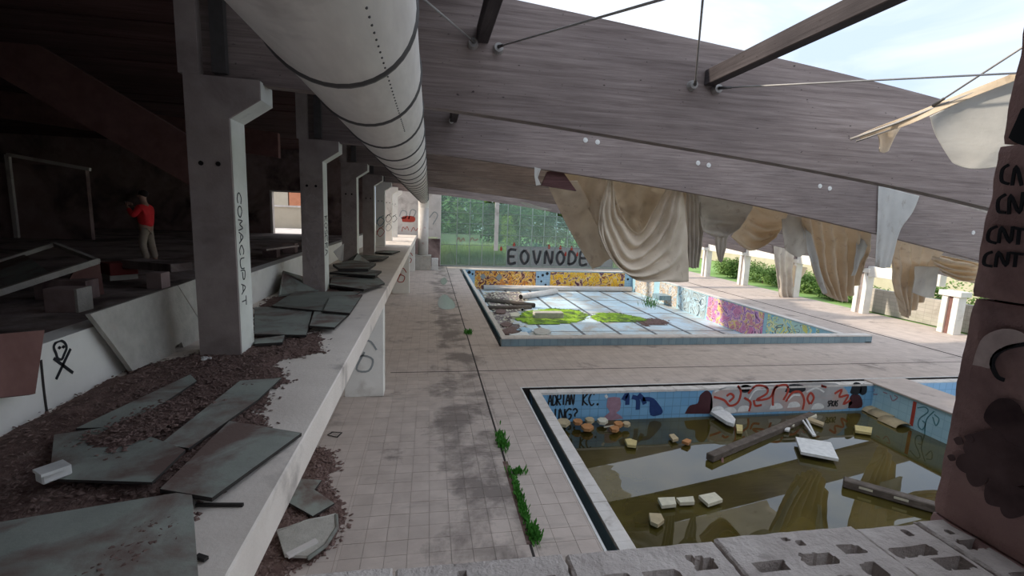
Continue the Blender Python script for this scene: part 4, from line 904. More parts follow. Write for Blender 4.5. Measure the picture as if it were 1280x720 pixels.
for q, r_ in (((1199, 551), .012), ((1213, 548), .012), ((1190, 572), .01)):
    x, z = jp(*q); blob('graffiti_dot', [(x-r_, z), (x, z+r_), (x+r_, z), (x, z-r_)], OJ, UJ, UZ, M['smoke'], jamb)

# ------------------------------------------------------------------ litter and panels on the gallery ledge
def inside(p, poly):
    c = False; n = len(poly)
    for i in range(n):
        a, b = poly[i], poly[(i+1) % n]
        if (a.y > p[1]) != (b.y > p[1]) and p[0] < (b.x-a.x)*(p[1]-a.y)/(b.y-a.y)+a.x: c = not c
    return c
def edist(p, poly):
    d = 9; q = Vector((p[0], p[1]))
    for i in range(len(poly)):
        a = poly[i].xy; b = poly[(i+1) % len(poly)].xy; ab = b-a
        t = max(0, min(1, (q-a).dot(ab)/max(ab.length_squared, 1e-9))); d = min(d, (q-a-ab*t).length)
    return d
def heap(label, px, z, h, res=.05, chips=900, m='dirt', cm_='chip', csize=.02):
    P = [zat(x, y, z) for x, y in px]; x0, x1 = min(p.x for p in P), max(p.x for p in P); y0, y1 = min(p.y for p in P), max(p.y for p in P)
    nx, ny = int((x1-x0)/res)+1, int((y1-y0)/res)+1; idx = {}; b = MB()
    for i in range(nx+1):
        for j in range(ny+1):
            x, y = x0+i*res, y0+j*res
            jx, jy = x+.04*noise.noise(Vector((x*5, y*5, 1))), y+.04*noise.noise(Vector((x*5, y*5, 7)))
            dd = edist((x, y), P)*(1 if inside((x, y), P) else -1)+.09*noise.noise(Vector((x*4, y*4, 2)))
            if dd > -.03:
                k = min(1, max(0, dd/.22)); idx[i, j] = len(b.v)
                b.v.append((jx, jy, z+.001+h*k*(.45+.55*abs(noise.noise(Vector((x*2.2, y*2.2, 3)))))+.012*k*noise.noise(Vector((x*14, y*14, 4)))))
    for i in range(nx):
        for j in range(ny):
            q = [(i, j), (i+1, j), (i+1, j+1), (i, j+1)]
            if all(t in idx for t in q): b.f.append(tuple(idx[t] for t in q))
    o = tag(b.build('litter_heap', M[m], None, True), label, 'litter', None, 'stuff')
    c = MB(); keys = list(idx.values())
    if keys:
        for _ in range(chips):
            p = Vector(b.v[R.choice(keys)])+Vector((R.gauss(0, .05), R.gauss(0, .05), .006)); s = R.uniform(.4, 1.3)*csize; a = R.uniform(0, 6.3); t = R.uniform(-.3, .5)
            u = Vector((math.cos(a), math.sin(a), t))*s; w_ = Vector((-math.sin(a), math.cos(a), R.uniform(-.3, .3)))*s*R.uniform(.3, .9)
            c.add([p-u-w_, p+u-w_, p+u*.8+w_, p-u+w_, p+Vector((0, 0, s*.4))], [(0, 1, 4), (1, 2, 4), (2, 3, 4), (3, 0, 4)])
        tag(c.build('litter_chips', M[cm_], o), kind='stuff')
    return o
heap('brown leaf litter and soil heaped along the gallery ledge', [(-60, 600), (0, 560), (75, 543), (135, 500), (160, 462), (235, 444), (320, 430), (398, 416), (402, 440), (344, 455), (360, 472), (315, 518), (342, 531), (262, 622), (235, 618), (0, 668), (-60, 680)], 2.75, .07, .05, 5000)
def heapw(label, pts, z, h, **k):
    global zat
    old = zat; zat = lambda x, y, zz: Vector((x, y, zz)); o = heap(label, pts, z, h, **k); zat = old; return o
heapw('litter banked against the low white wall at left', [(-3.61, 2.0), (-3.61, 6.3), (-3.2, 6.3), (-2.9, 5.6), (-2.8, 4.0), (-2.8, 2.0)], 2.752, .10, chips=900)
heapw('litter spread over the dusty panels left of centre', [(-2.75, 4.15), (-2.55, 4.9), (-2.15, 4.9), (-2.25, 4.3), (-2.4, 3.9)], 2.865, .03, chips=500)
heapw('thin trail of litter across the bottom left panel', [(-1.75, 2.65), (-1.62, 3.05), (-1.52, 3.05), (-1.58, 2.65)], 2.83, .02, chips=140)
heap('brown litter strewn around the second column', [(316, 388), (340, 372), (405, 352), (420, 345), (450, 350), (440, 372), (400, 400), (385, 416), (330, 425), (317, 424)], 2.75, .04, .07, 1200, csize=.03)
heap('dark leaf litter on the deck below the ledge', [(380, 580), (398, 560), (417, 565), (421, 587), (408, 598), (417, 615), (430, 637), (432, 652), (416, 682), (390, 704), (340, 728), (280, 728), (320, 660)], 0.0, .05, .06, 1500, csize=.035)
def panel(label, px, z, th=.02, m='panel', name='fallen_panel', cat='panel', group='fallen panels on the ledge', tilt=None):
    pts = [zat(x, y, zz) for (x, y), zz in zip(px, z if isinstance(z, (list, tuple)) else [z]*len(px))]
    b = MB().poly(pts, th); o = b.build(name, M[m], None)
    o.data.materials.append(M['panel_edge'])
    for p_ in o.data.polygons:
        if p_.normal.z < .6: p_.material_index = 1
    return tag(o, label, cat, group)
GL_ = 2.80
panel('large dusty panel filling the bottom left corner of the ledge', [(-70, 668), (240, 616), (249, 735), (-70, 745)], [2.82, 2.83, 2.82, 2.82])
panel('dark greenish panel overhanging the outer ledge, above the bottom left one', [(200, 611), (265, 622), (377, 541), (287, 526)], [2.86, 2.85, 2.81, 2.83], .03)
panel('dusty panel half buried in litter left of the dark greenish panel', [(68, 546), (150, 534), (232, 565), (190, 606), (62, 602)], [2.84, 2.83, 2.86, 2.86, 2.85])
panel('narrow strip panel nearest the skull drawing', [(95, 538), (238, 470), (246, 478), (160, 536)], 2.81)
panel('long panel running from litter toward the nearest column', [(200, 558), (300, 478), (352, 474), (322, 502), (236, 563)], [2.83, 2.80, 2.80, 2.80, 2.83], .02)
panel('square panel just right of the nearest column', [(318, 386), (392, 384), (383, 421), (318, 420)], 2.81, .03)
panel('narrow board lying at the foot of the nearest column', [(318, 427), (356, 422), (353, 431), (318, 433)], 2.80, .04)
panel('small panel nearest the ledge edge between the two nearest columns', [(387, 410), (393, 392), (438, 393), (418, 412)], 2.83, .04)
panel('grey panel overlapping the small one toward the ledge edge', [(404, 391), (413, 373), (453, 370), (437, 394)], 2.88, .04)
panel('broad dusty panel in front of the second column', [(340, 384), (368, 366), (451, 366), (407, 391)], 2.85, .03)
panel('pointed panel beside the foot of the second column', [(412, 358), (416, 347), (471, 347), (481, 356), (455, 364)], [2.86, 2.84, 2.82, 2.82, 2.85], .05)
panel('flat panel behind the pointed panel', [(412, 343), (438, 337), (477, 341), (469, 347)], 2.92, .06)
panel('stacked panel beyond the second column', [(416, 333), (440, 328), (470, 332), (460, 339), (424, 339)], 3.0, .08)
panel('flat panel on the ledge by the third column', [(430, 322), (455, 320), (486, 322), (478, 326), (450, 327)], 2.80, .06)
panel('last flat panel visible along the far ledge', [(462, 316), (480, 314), (500, 315), (490, 318)], 2.80, .05)
def lean(label, pts, th, m='slab', cat='slab', name='leaning_slab', group=None):
    return tag(MB().poly(pts, th).build(name, M[m], None), label, cat, group)
def onplane(px, A, B, C):
    n_ = (B-A).cross(C-A).normalized(); out = []
    for x, y in px:
        d_ = ray(x, y); out.append(CAM+d_*((A-CAM).dot(n_)/d_.dot(n_)))
    return out
SA, SB, SC = xat(108, 393, -3.56), xat(218, 357, -3.56), zat(160, 464, 2.80)
lean('big rough slab leaning against the white wall beside the skull drawing', onplane([(106, 393), (217, 357), (252, 412), (236, 446), (226, 438), (222, 428), (214, 434), (217, 452), (205, 456), (182, 455), (160, 464), (138, 434)], SA, SB, SC), .05)
lean('smaller rough slab leaning behind the nearest column', onplane([(220, 357), (257, 344), (262, 405), (255, 412)], SA+Vector((-.02, 0, 0)), SB+Vector((-.02, 0, 0)), SC+Vector((-.02, 0, 0))), .03)
lean('dark slab leaning on the white wall left of the second column', [xat(353, 340, -3.5), xat(399, 353, -3.2), zat(398, 364, 2.80), zat(348, 371, 2.80)], .04, 'panel')
lean('tilted dark triangular panel past the second column', [zat(429, 330, 2.85), at(447, 317, 17.0), zat(469, 332, 2.85), zat(436, 334, 2.85)], .03, 'panel')
lean('white broken board with black letters leaning past the second column', [at(417, 315, 16.0), at(430, 305, 16.3), at(429, 326, 15.8), at(425, 327, 15.8)], .03, 'whitewash', 'board', 'broken_board')
lean('rust brown board jutting over the white wall at far left', [xat(-40, 422, -3.54), xat(48, 414, -3.54), xat(36, 494, -3.42), xat(-40, 502, -3.42)], .05, 'rust', 'board', 'rust_board')
bx = tag(empty('plastic_channel', zat(68, 590, 2.86)), 'small white plastic channel lying on the litter', 'channel')
MB().bar(zat(48, 598, 2.92), zat(86, 584, 2.92), .10, .08).build('body', M['white'], bx, bevel=.01); MB().bar(zat(46, 592, 2.98), zat(84, 579, 2.98), .13, .02).build('flange', M['white'], bx)
tag(MB().bar(zat(245, 631, 2.765), zat(304, 631, 2.765), .02, .02).build('stick', M['panel_edge'], None), 'thin dark stick on the pale ledge beside the greenish panel', 'stick')
tag(MB().bar(zat(246, 695, 2.77), zat(258, 699, 2.77), .03, .02).build('stick', M['panel_edge'], None), 'short dark stick at the bottom of the pale ledge', 'stick')
for k in range(5):
    p = zat(494/1.0*0+248+R.uniform(0, 16), 447+R.uniform(-3, 4), 2.82)
    tag(MB().ball(p, .03, .02, .015, 6, 4, .3).build('white_scrap', M['white'], None), 'tiny white scrap on the litter by the nearest column', 'scrap', 'white scraps by the nearest column')
# marks on the white wall
wt = bpy.data.objects['wall_terrace']
def tp(px, py): p = xat(px, py, -3.617); return (p.y, p.z)
def tl(lines): return [[tp(*q) for q in l] for l in lines]
OT, UT = (-3.617, 0, 0), (0, 1, 0)
strokes('skull_drawing', tl([[(70, 442), (67, 434), (70, 428), (76, 426), (81, 429), (83, 435), (80, 443), (77, 449), (72, 448), (70, 442)], [(73, 436), (74, 434), (75, 436)], [(78, 435), (79, 433), (80, 435)]]), OT, UT, UZ, .026, M['black'], wt)
strokes('skull_drawing', tl([[(67, 448), (79, 457), (91, 466)], [(88, 436), (79, 455), (70, 474)]]), OT, UT, UZ, .03, M['black'], wt)
strokes('wall_crack', tl([[(51, 450), (55, 490), (61, 532)]]), OT, UT, UZ, .025, M['joint'], wt)
MB().box(-3.88, -3.61, 4.0, 29, 3.40, 3.42).build('wall_cap', M['whitewash'], wt)

# ------------------------------------------------------------------ boards on the deck below the ledge
panel('dark broken board on the deck litter below the ledge', [(359, 627), (391, 645), (418, 629), (393, 612), (402, 600), (372, 598)], .12, .03, name='deck_board', cat='board', group=None)
sk = tag(empty('broken_tray', zat(385, 675, 0)), 'curved grey plastic tray lying in the deck litter', 'tray')
MB().poly([zat(x, y, .10) for x, y in ((346, 665), (420, 644), (421, 660), (407, 682), (385, 698), (356, 697))], .04).build('tray_base', M['slab'], sk)
MB().tube([zat(x, y, .13) for x, y in ((420, 644), (421, 660), (407, 682), (385, 698))], .03, 8).build('tray_rim', M['panel'], sk, True)
MB().tube([zat(x, y, .13) for x, y in ((420, 644), (383, 651), (346, 665))], .02, 8).build('tray_rim', M['slab'], sk, True)
tag(MB().bar(zat(359, 695, .15), zat(396, 676, .15), .09, .04).build('lath', M['plaster'], None), 'pale lath lying across the plastic tray', 'lath')
dc = tag(empty('drain_cover', zat(418, 543, 0)), 'small diamond shaped drain cover on the deck below the ledge', 'drain cover')
MB().poly([zat(x, y, .012) for x, y in ((409, 544), (415, 540), (428, 541), (422, 547))], .012).build('rim', M['joint'], dc)
MB().poly([zat(x, y, .018) for x, y in ((411, 544), (416, 541), (426, 541.5), (421, 546))], .006).build('plate', M['tile'], dc)
def puddle(label, px):
    P = [zat(x, y, .004) for x, y in px]; p = smoothline([(q.x, q.y) for q in P]+[(P[0].x, P[0].y)], 4)[:-1]
    tag(MB().poly([(q.x, q.y, .004) for q in p], .004).build('puddle', M['puddle'], None), label, 'puddle')
puddle('long shallow puddle on the deck left of the far pool', [(549, 372), (556, 368), (563, 373), (569, 380), (566, 386), (552, 386), (547, 380)])
puddle('small far puddle on the deck near the glass wall', [(551, 349), (556, 347), (559, 352), (555, 356), (551, 354)])

# ------------------------------------------------------------------ terrace furniture and person
TF = 3.24
tb = tag(empty('tilted_frame', (-6, 8.5, TF)), 'broken glazed frame tilted on a box in the dark terrace', 'frame')
fa, fb, fc, fd = at(-40, 378, 7.6), at(122, 326, 8.76), at(68, 305, 10.2), at(-40, 340, 9.4)
MB().bar(fa, fb, .10, .09).build('frame_bar', M['slab'], tb); MB().bar(fb, fc, .07, .06).build('frame_bar', M['slab'], tb); MB().bar(fc, fd, .14, .07).build('frame_bar', M['slab'], tb)
m1, m2 = fa.lerp(fb, .62), fd.lerp(fc, .62)
MB().poly([fa, m1, m2, fd], .02).build('pane', M['panel'], tb)
MB().poly([fb, at(129, 368, 8.76), at(100, 372, 8.4), at(85, 350, 8.5), fa.lerp(fb, .8)], .05).build('end_board', M['rust'], tb)
MB().box(fa.x+.3, fa.x+1.0, 8.3, 8.6, TF, TF+.3).build('prop', M['darkwall'], tb)
st = tag(empty('block', zat(80, 390, TF)), 'small dark block on the terrace under the tilted frame', 'block')
p = zat(85, 391, TF); MB().box(p.x-.28, p.x+.1, p.y, p.y+.3, TF, TF+.33).build('body', M['darkwall'], st, bevel=.01); MB().box(p.x+.1, p.x+.13, p.y, p.y+.3, TF, TF+.33).build('pale_edge', M['slab'], st)
bn = tag(empty('bench', zat(200, 355, TF)), 'long low concrete bench in front of the person', 'bench')
a, b_ = zat(160, 350, TF), zat(262, 345, TF)
MB().bar(a+Vector((0, .2, .32)), Vector((b_.x, a.y-.4, TF+.32)), .45, .16).build('seat', M['terrace'], bn, bevel=.01)
p = zat(193, 361, TF); MB().box(p.x-.12, p.x+.12, p.y, p.y+.3, TF, TF+.28).build('support', M['darkwall'], bn)
rb = tag(empty('bench', zat(142, 350, TF)), 'dark red bench block left of the concrete bench', 'bench')
p = zat(124, 352, TF); q = zat(160, 349, TF)
MB().bar(p+Vector((0, .2, .22)), q+Vector((0, .2, .22)), .4, .24).build('seat', M['redblock'], rb, bevel=.01); MB().bar(p+Vector((0, .2, .06)), q+Vector((0, .2, .06)), .34, .12).build('base', M['slab'], rb)
fb_ = tag(empty('bench', zat(355, 318, TF)), 'broken low bench on two dark blocks near the doorway', 'bench')
for (px_, py_) in ((337, 322), (361, 316)):
    p = zat(px_, py_, TF); MB().box(p.x-.2, p.x+.2, p.y, p.y+.35, TF, TF+.32).build('support', M['darkwall'], fb_)
MB().bar(zat(324, 312, TF+.36), zat(366, 307, TF+.36), .4, .05).build('seat', M['terrace'], fb_)
# light things outside the doorway
hs = tag(empty('building', (-9, 40, 3.2)), 'bright white wall and orange building seen through the doorway', 'building')
MB().box(-16, -6, 38, 38.3, 3.1, 4.75).build('garden_wall', M['house'], hs); MB().box(-16, -6, 37.9, 38.4, 4.75, 4.88).build('coping', M['plaster'], hs)
MB().box(-12.4, -8, 46, 49, 3.1, 8).build('orange_wall', M['brickred'], hs); MB().box(-18, -12.5, 46, 49, 3.1, 8).build('white_wall', M['house'], hs)

def skin(name, chain, m, parent, levels=2):
    """chain: list of (parent index, position, rx, ry)"""
    me = mesh([c[1] for c in chain], [], name); me = bpy.data.meshes.new(name)
    me.from_pydata([tuple(c[1]) for c in chain], [(c[0], i) for i, c in enumerate(chain) if c[0] is not None], [])
    o = link(name, me, m, parent)
    md = o.modifiers.new('skin', 'SKIN'); md.use_smooth_shade = True
    for i, c in enumerate(chain): me.skin_vertices[0].data[i].radius = (c[2], c[3]); me.skin_vertices[0].data[i].use_root = (c[0] is None)
    o.modifiers.new('sub', 'SUBSURF').levels = levels; o.modifiers['sub'].render_levels = levels
    return o
base = Vector((-6.98, 13.35, TF))
person = tag(empty('person', base), 'person in red jacket and khaki trousers raising both hands to photograph', 'person')
def V(x, y, z): return base+Vector((x, y, z))
# faces -X (to the left), both hands raised in front of the face
skin('body', [(None, V(0, 0, .95), .14, .17), (0, V(.01, 0, 1.15), .12, .16), (1, V(.01, 0, 1.38), .13, .18), (2, V(0, 0, 1.5), .06, .07), (3, V(-.02, 0, 1.58), .07, .07), (4, V(-.03, 0, 1.70), .095, .085), (5, V(-.02, 0, 1.77), .07, .065),
  (2, V(0, -.2, 1.40), .055, .055), (7, V(-.12, -.26, 1.18), .045, .045), (8, V(-.32, -.12, 1.42), .035, .035), (2, V(0, .2, 1.40), .055, .055), (10, V(-.12, .26, 1.18), .045, .045), (11, V(-.32, .12, 1.42), .035, .035),
  (0, V(.0, -.1, .85), .1, .1), (13, V(-.05, -.12, .48), .065, .065), (14, V(.04, -.13, .1), .05, .05), (15, V(-.12, -.13, .04), .04, .045), (0, V(.0, .1, .85), .1, .1), (17, V(.03, .12, .48), .065, .065), (18, V(.10, .14, .1), .05, .05), (19, V(-.06, .14, .04), .04, .045)], M['skin'], person)
skin('jacket', [(None, V(.01, 0, .88), .17, .2), (0, V(.01, 0, 1.1), .16, .2), (1, V(.02, 0, 1.35), .17, .21), (2, V(0, 0, 1.50), .085, .095), (2, V(0, -.22, 1.40), .085, .085), (4, V(-.12, -.28, 1.18), .07, .07), (5, V(-.28, -.15, 1.37), .05, .05), (2, V(0, .22, 1.40), .085, .085), (7, V(-.12, .28, 1.18), .07, .07), (8, V(-.28, .15, 1.37), .05, .05)], M['jacket'], person)
skin('trousers', [(None, V(.01, 0, .92), .11, .13), (0, V(0, -.1, .80), .105, .105), (1, V(-.05, -.12, .48), .085, .085), (2, V(.03, -.13, .12), .075, .075), (0, V(0, .1, .80), .105, .105), (4, V(.03, .12, .48), .085, .085), (5, V(.09, .14, .12), .075, .075)], M['trouser'], person)
for s, x in ((-.13, 0), (.14, .06)):
    MB().ball(V(x-.03, s, .05), .15, .055, .055, 12, 8).build('shoe', M['hair'], person, True)
MB().ball(V(.0, 0, 1.74), .11, .095, .09, 14, 10).build('hair', M['hair'], person, True)
MB().tube([V(-.115, 0, 1.68), V(-.15, 0, 1.66)], [.018, .014], 6).build('nose', M['skin'], person, True)
for s in (-1, 1):
    h = MB(); h.ball(V(-.34, s*.10, 1.46), .035, .02, .045, 8, 6)
    for q in range(4): h.tube([V(-.35, s*.09, 1.50-.02*q), V(-.385, s*.06, 1.515-.02*q), V(-.39, s*.03, 1.515-.02*q)], .008, 6)
    h.tube([V(-.33, s*.09, 1.45), V(-.345, s*.055, 1.455)], .009, 6)
    h.build('hand', M['skin'], person, True)
ph = tag(empty('phone', V(-.39, 0, 1.5)), 'small dark phone held up by the person', 'phone')
MB().box(base.x-.405, base.x-.395, base.y-.075, base.y+.075, base.z+1.46, base.z+1.54).build('case', M['black'], ph); MB().box(base.x-.407, base.x-.405, base.y+.03, base.y+.05, base.z+1.51, base.z+1.53).build('lens', M['steel'], ph)

# ------------------------------------------------------------------ things floating in the small pool
def fl_bar(px0, px1, w_, h_, name, label, cat, m, dz=.06):
    return tag(MB().bar(zat(*px0, WZ+dz), zat(*px1, WZ+dz), w_, h_).build(name, M[m], None, bevel=.012), label, cat)
tb_ = tag(empty('timber', zat(950, 545, WZ)), 'long dark timber floating diagonally across the murky water', 'timber')
MB().bar(zat(887, 572, WZ+.10), zat(1015, 519, WZ+.05), .20, .18).build('beam_body', M['timber'], tb_, bevel=.02)
MB().bar(zat(903, 573, WZ+.02), zat(903, 583, WZ-.05), .05, .05).build('bolt', M['rust'], tb_)
pl = tag(empty('timber', zat(1110, 617, WZ)), 'dark timber with two pale slots at the lower right of the water', 'timber')
pa, pb_ = zat(1054, 602, WZ+.10), zat(1190, 640, WZ+.10)
MB().bar(pa, pb_, .22, .18).build('beam_body', M['timber'], pl, bevel=.02)
dd = (pb_-pa).normalized(); nn = Vector((dd.y, -dd.x, 0)); nn = nn if nn.y < 0 else -nn
for t in (.22, .55):
    c0 = pa.lerp(pb_, t)+nn*.112+Vector((0, 0, .02)); MB().bar(c0-dd*.12, c0+dd*.12, .01, .05).build('slot_plate', M['palefoam'], pl)
def slabw(name, label, cat, px, m, dz=.05, th=.06, group=None):
    return tag(MB().poly([zat(x, y, WZ+dz) for x, y in px], th).build(name, M[m], None), label, cat, group)
b1 = slabw('foam_board', 'white foam board with a black mark by the mural wall', 'board', [(888, 518), (904, 516), (912, 520), (919, 528), (917, 534), (908, 531)], 'white', .10, .10)
blob('board_mark', [(-.16, -.05), (-.1, .08), (.14, .07), (.18, -.05)], zat(903, 521, WZ+.102), (1, 0, 0), (0, 1, 0), M['joint'], b1)
slabw('foam_board', 'white four-sided board floating in the sky reflection', 'board', [(994, 549), (1038, 556), (1048, 577), (1001, 568)], 'white', .10, .07)
for k, (px, m, lab) in enumerate((([(822, 626), (843, 625), (845, 634), (827, 636)], 'palefoam', 'pale foam slab, leftmost of the row in the near water'), ([(845, 626), (866, 624), (868, 631), (850, 632)], 'palefoam', 'pale foam slab, middle of the row in the near water'),
     ([(873, 623), (893, 619), (903, 628), (885, 634)], 'palefoam', 'pale foam slab, right end of the row in the near water'), ([(811, 645), (826, 646), (830, 654), (822, 660), (813, 656)], 'tan', 'lone tan chunk in the water near the sill'),
     ([(781, 552), (787, 551), (796, 554), (795, 560), (784, 559)], 'yellow', 'small yellow lump below the tagged wall, left one'), ([(836, 546), (842, 545), (848, 551), (841, 553)], 'tan', 'small tan chunk between yellow lump and reflections'),
     ([(852, 554), (858, 551), (864, 553), (860, 557)], 'orange', 'small orange chunk at the tip of the sky reflection'), ([(920, 533), (928, 534), (928, 542), (921, 542)], 'yellow', 'small yellow block beside the white foam board'),
     ([(1068, 534), (1090, 537), (1089, 544), (1069, 541)], 'yellow', 'yellow foam bar near the divider wall'), ([(1012, 524), (1030, 531), (1028, 534), (1008, 527)], 'tan', 'tan stick at the end of the long timber'), ([(1005, 522), (1020, 520), (1021, 523), (1008, 525)], 'palefoam', 'pale scrap at the end of the long timber'))):
    slabw('floating_debris', lab, 'debris', px, m, .05, .07)
for k, (x, y, s) in enumerate(((932, 553, 6), (939, 550, 5), (947, 547, 5), (958, 544, 7), (968, 538, 8), (977, 535, 6), (984, 538, 6), (990, 532, 6), (992, 527, 5))):
    slabw('floating_scrap', 'small pale scrap in the row along the long timber', 'scrap', [(x-s*.6, y+1), (x-s*.2, y-2.2), (x+s*.6, y-1.5), (x+s*.4, y+2)], 'palefoam' if k % 3 else 'white', .05, .05, 'scraps along the long timber')
for k, (x0, y0, x1, y1) in enumerate(((1003, 525, 1017, 545), (1008, 524, 1019, 545))):
    tag(MB().bar(zat(x0, y0, WZ+.10), zat(x1, y1, WZ+.06), .05, .04).build('white_strip', M['white'], None), ('left thin white strip crossing the end of the long timber', 'right thin white strip crossing the end of the long timber')[k], 'strip', 'thin white strips by the timber')
CL = [((704, 530), 9, 'tan', 'tan crumpled piece at the left pool corner under the tag'), ((722, 529), 6, 'orange', 'orange clay fragment, second from the left pool corner'), ((734, 536), 8, 'orange', 'large orange clay fragment in the corner debris'), ((737, 527), 6, 'tan', 'tan fragment above the large orange one'),
      ((753, 528), 7, 'palefoam', 'pale fragment in the middle of the corner debris'), ((768, 538), 6, 'orange', 'orange fragment under the pink figure'), ((773, 532), 6, 'orange', 'upper orange fragment under the pink figure'), ((783, 532), 5, 'tan', 'tan fragment at the right end of the corner debris')]
for (x, y), s, m, lab in CL:
    slabw('tile_fragment', lab, 'fragment', [(x-s, y-1), (x-s*.4, y-s*.45), (x+s*.5, y-s*.4), (x+s, y+.5), (x+s*.4, y+s*.5), (x-s*.5, y+s*.4)], m, R.uniform(.06, .14), .08)
tag(MB().bar(zat(755, 534, WZ+.08), zat(775, 531, WZ+.12), .03, .03).build('stick', M['palefoam'], None), 'pale stick among the corner debris', 'stick')
for k, (x, y, lab) in enumerate(((1090, 514, 'curved clay tile along the divider wall, farthest of three'), (1104, 521, 'curved clay tile along the divider wall, middle of three'), (1118, 530, 'curved clay tile along the divider wall, nearest of three'))):
    c = zat(x, y, WZ); b = MB(); v = []
    for i in range(7):
        a = math.pi*i/6
        for (r_, yy) in ((.30, -.28), (.30, .28), (.25, .28), (.25, -.28)): v.append((c.x+r_*math.cos(a)*1.0, c.y+yy, c.z+.02+r_*.45*math.sin(a)))
    f = [(i*4+q, i*4+(q+1) % 4, i*4+4+(q+1) % 4, i*4+4+q) for i in range(6) for q in range(4)]
    o = b.add(v, f).build('clay_tile', M['tan'], None, True); tag(o, lab, 'tile')

# ------------------------------------------------------------------ things in the drained pool
def fz(x, y, dz=0): return zat(x, y, FZ+dz)
def pipe(label, pts, r, m, name='pipe', cat='pipe'):
    c = tag(empty(name, pts[0]), label, cat); MB().tube(pts, r, 14).build('body', M[m], c, True)
    d_ = (Vector(pts[0])-Vector(pts[1])).normalized(); MB().tube([Vector(pts[0]), Vector(pts[0])+d_*.03], [r*.8, r*.78], 14).build('dark_end', M['hole'], c); return c  # dark disc on the closed end stands in for a shaded bore
pipe('long white pipe lying along the foot of the back wall', [(4.6, 39.9, FZ+.25), (18.0, 39.9, FZ+.25)], .22, 'duct_pale')
pipe('short grey pipe lying askew in the drained pool', [fz(651, 371, .25), fz(695, 364, .25)], .24, 'duct')
pipe('dark log nearest the white pipe on the pool floor', [fz(668, 382, .15), fz(607, 375, .15)], .18, 'timber', 'log', 'log')
pipe('second dark log below the first on the pool floor', [fz(664, 384, .12), fz(606, 385, .12)], .15, 'timber', 'log', 'log')
pipe('short white upright stub beside the logs', [fz(653, 387, .7), fz(653, 387, 0)], .10, 'white', 'stub', 'pipe')
p = fz(668, 399); tag(MB().box(p.x, p.x+1.9, p.y, p.y+.6, FZ, FZ+.42).build('concrete_block', M['slab'], None, bevel=.03), 'pale concrete block sitting in the algae', 'block')
heap('bright green algae mat on the pool floor, left patch', [(640, 400), (655, 389), (690, 385), (725, 388), (738, 394), (730, 402), (695, 407), (660, 406)], FZ+.005, .08, .25, 300, 'algae', 'algae', .06)
heap('bright green algae mat on the pool floor, right patch', [(735, 397), (745, 391), (770, 391), (800, 396), (815, 401), (790, 404), (750, 403)], FZ+.005, .08, .25, 200, 'algae', 'algae', .06)
heap('dark wet silt at the right end of the algae', [(790, 402), (812, 397), (840, 401), (835, 407), (805, 408)], FZ+.006, .04, .3, 100, 'dirt', 'chip', .06)
heap('dark rubble silt in the left part of the drained pool', [(604, 366), (650, 364), (660, 376), (650, 392), (640, 402), (662, 410), (658, 421), (626, 422), (617, 400)], FZ+.003, .06, .3, 500, 'terrace', 'palefoam', .10)
for k, (x, y, s, m, lab) in enumerate(((640, 413, 14, 'dirt', 'dark rubbish heap at the front left pool corner'), (648, 417, 12, 'white', 'white rag in the front left pool corner'), (655, 412, 9, 'bluefar', 'pale blue sheet scrap in the front left pool corner'), (633, 405, 8, 'dirt', 'dark plank scrap left of the algae'), (644, 393, 8, 'palefoam', 'pale rubble lump left of the algae'), (626, 389, 8, 'dirt', 'dark rubble lump by the left pool edge'), (676, 414, 12, 'slab', 'grey slab lying in front of the algae'))):
    P = [fz(x+s*math.cos(a)*R.uniform(.7, 1.1), y+s*.4*math.sin(a)*R.uniform(.7, 1.1), .12) for a in [i*math.pi/4 for i in range(8)]]
    tag(MB().poly(P[::-1], .11).build('rubbish', M[m], None), lab, 'rubbish')

# ------------------------------------------------------------------ plants
def leaves(c, rx, ry, rz, n, s, mb=None, flatbase=True):
    b = mb or MB(); c = Vector(c)
    for _ in range(n):
        while True:
            q = Vector((R.uniform(-1, 1), R.uniform(-1, 1), R.uniform(-1, 1)))
            if .35 < q.length < 1: break
        k = 1+.25*noise.noise(q*2.3+c)
        p = c+Vector((q.x*rx*k, q.y*ry*k, q.z*rz*k))
        a = R.uniform(0, 6.28); t = R.uniform(-.8, .8); u = Vector((math.cos(a), math.sin(a), t))*s*R.uniform(.6, 1.3); w_ = Vector((-math.sin(a), math.cos(a), R.uniform(-.6, .6)))*s*.5
        b.add([p-u, p+w_, p+u, p-w_], [(0, 1, 2, 3)])
    return b
def tree(label, x, y, h, r, m, n=2600, s=.35, cat='tree', base=0, name='garden_tree', group='trees beyond the glass'):
    t = tag(empty(name, (x, y, base)), label, cat, group)
    MB().tube([(x, y, base-.1), (x+.1, y, base+h*.45), (x, y, base+h*.75)], [.18, .13, .06], 8).build('trunk', M['bark'], t, True)
    b = MB()
    for q in range(5): leaves((x+R.uniform(-.5, .5)*r, y+R.uniform(-.5, .5)*r, base+h*(.30+.14*q)), r*R.uniform(.6, .9), r*R.uniform(.6, .9), h*.22, n//5, s, b)
    tag(b.build('foliage', M[m], t), kind='stuff'); return t
TL = ['broad dark tree at the left end of the glass wall', 'tall pale tree behind the first panes', 'dense tree behind the fourth pane column', 'pale tree just left of the glass wall post', 'dark tree right of the glass wall post', 'dense dark tree behind the middle panes', 'tree above the sprayed letters', 'dark tree behind the right half of the letters', 'tree behind the slanting sheet', 'far tree hidden mostly by the big swag']
for k, x in enumerate((1.5, 5.5, 9, 12.5, 17, 21, 25.5, 30, 35, 40)):
    tree(TL[k], x, 72+R.uniform(-4, 6), R.uniform(9.5, 12), R.uniform(3.2, 4.2), ('leafdark', 'leafpale', 'leaf', 'leafpale', 'leaf', 'leafdark', 'leaf', 'leafdark', 'leaf', 'leaf')[k], 2600, .42)
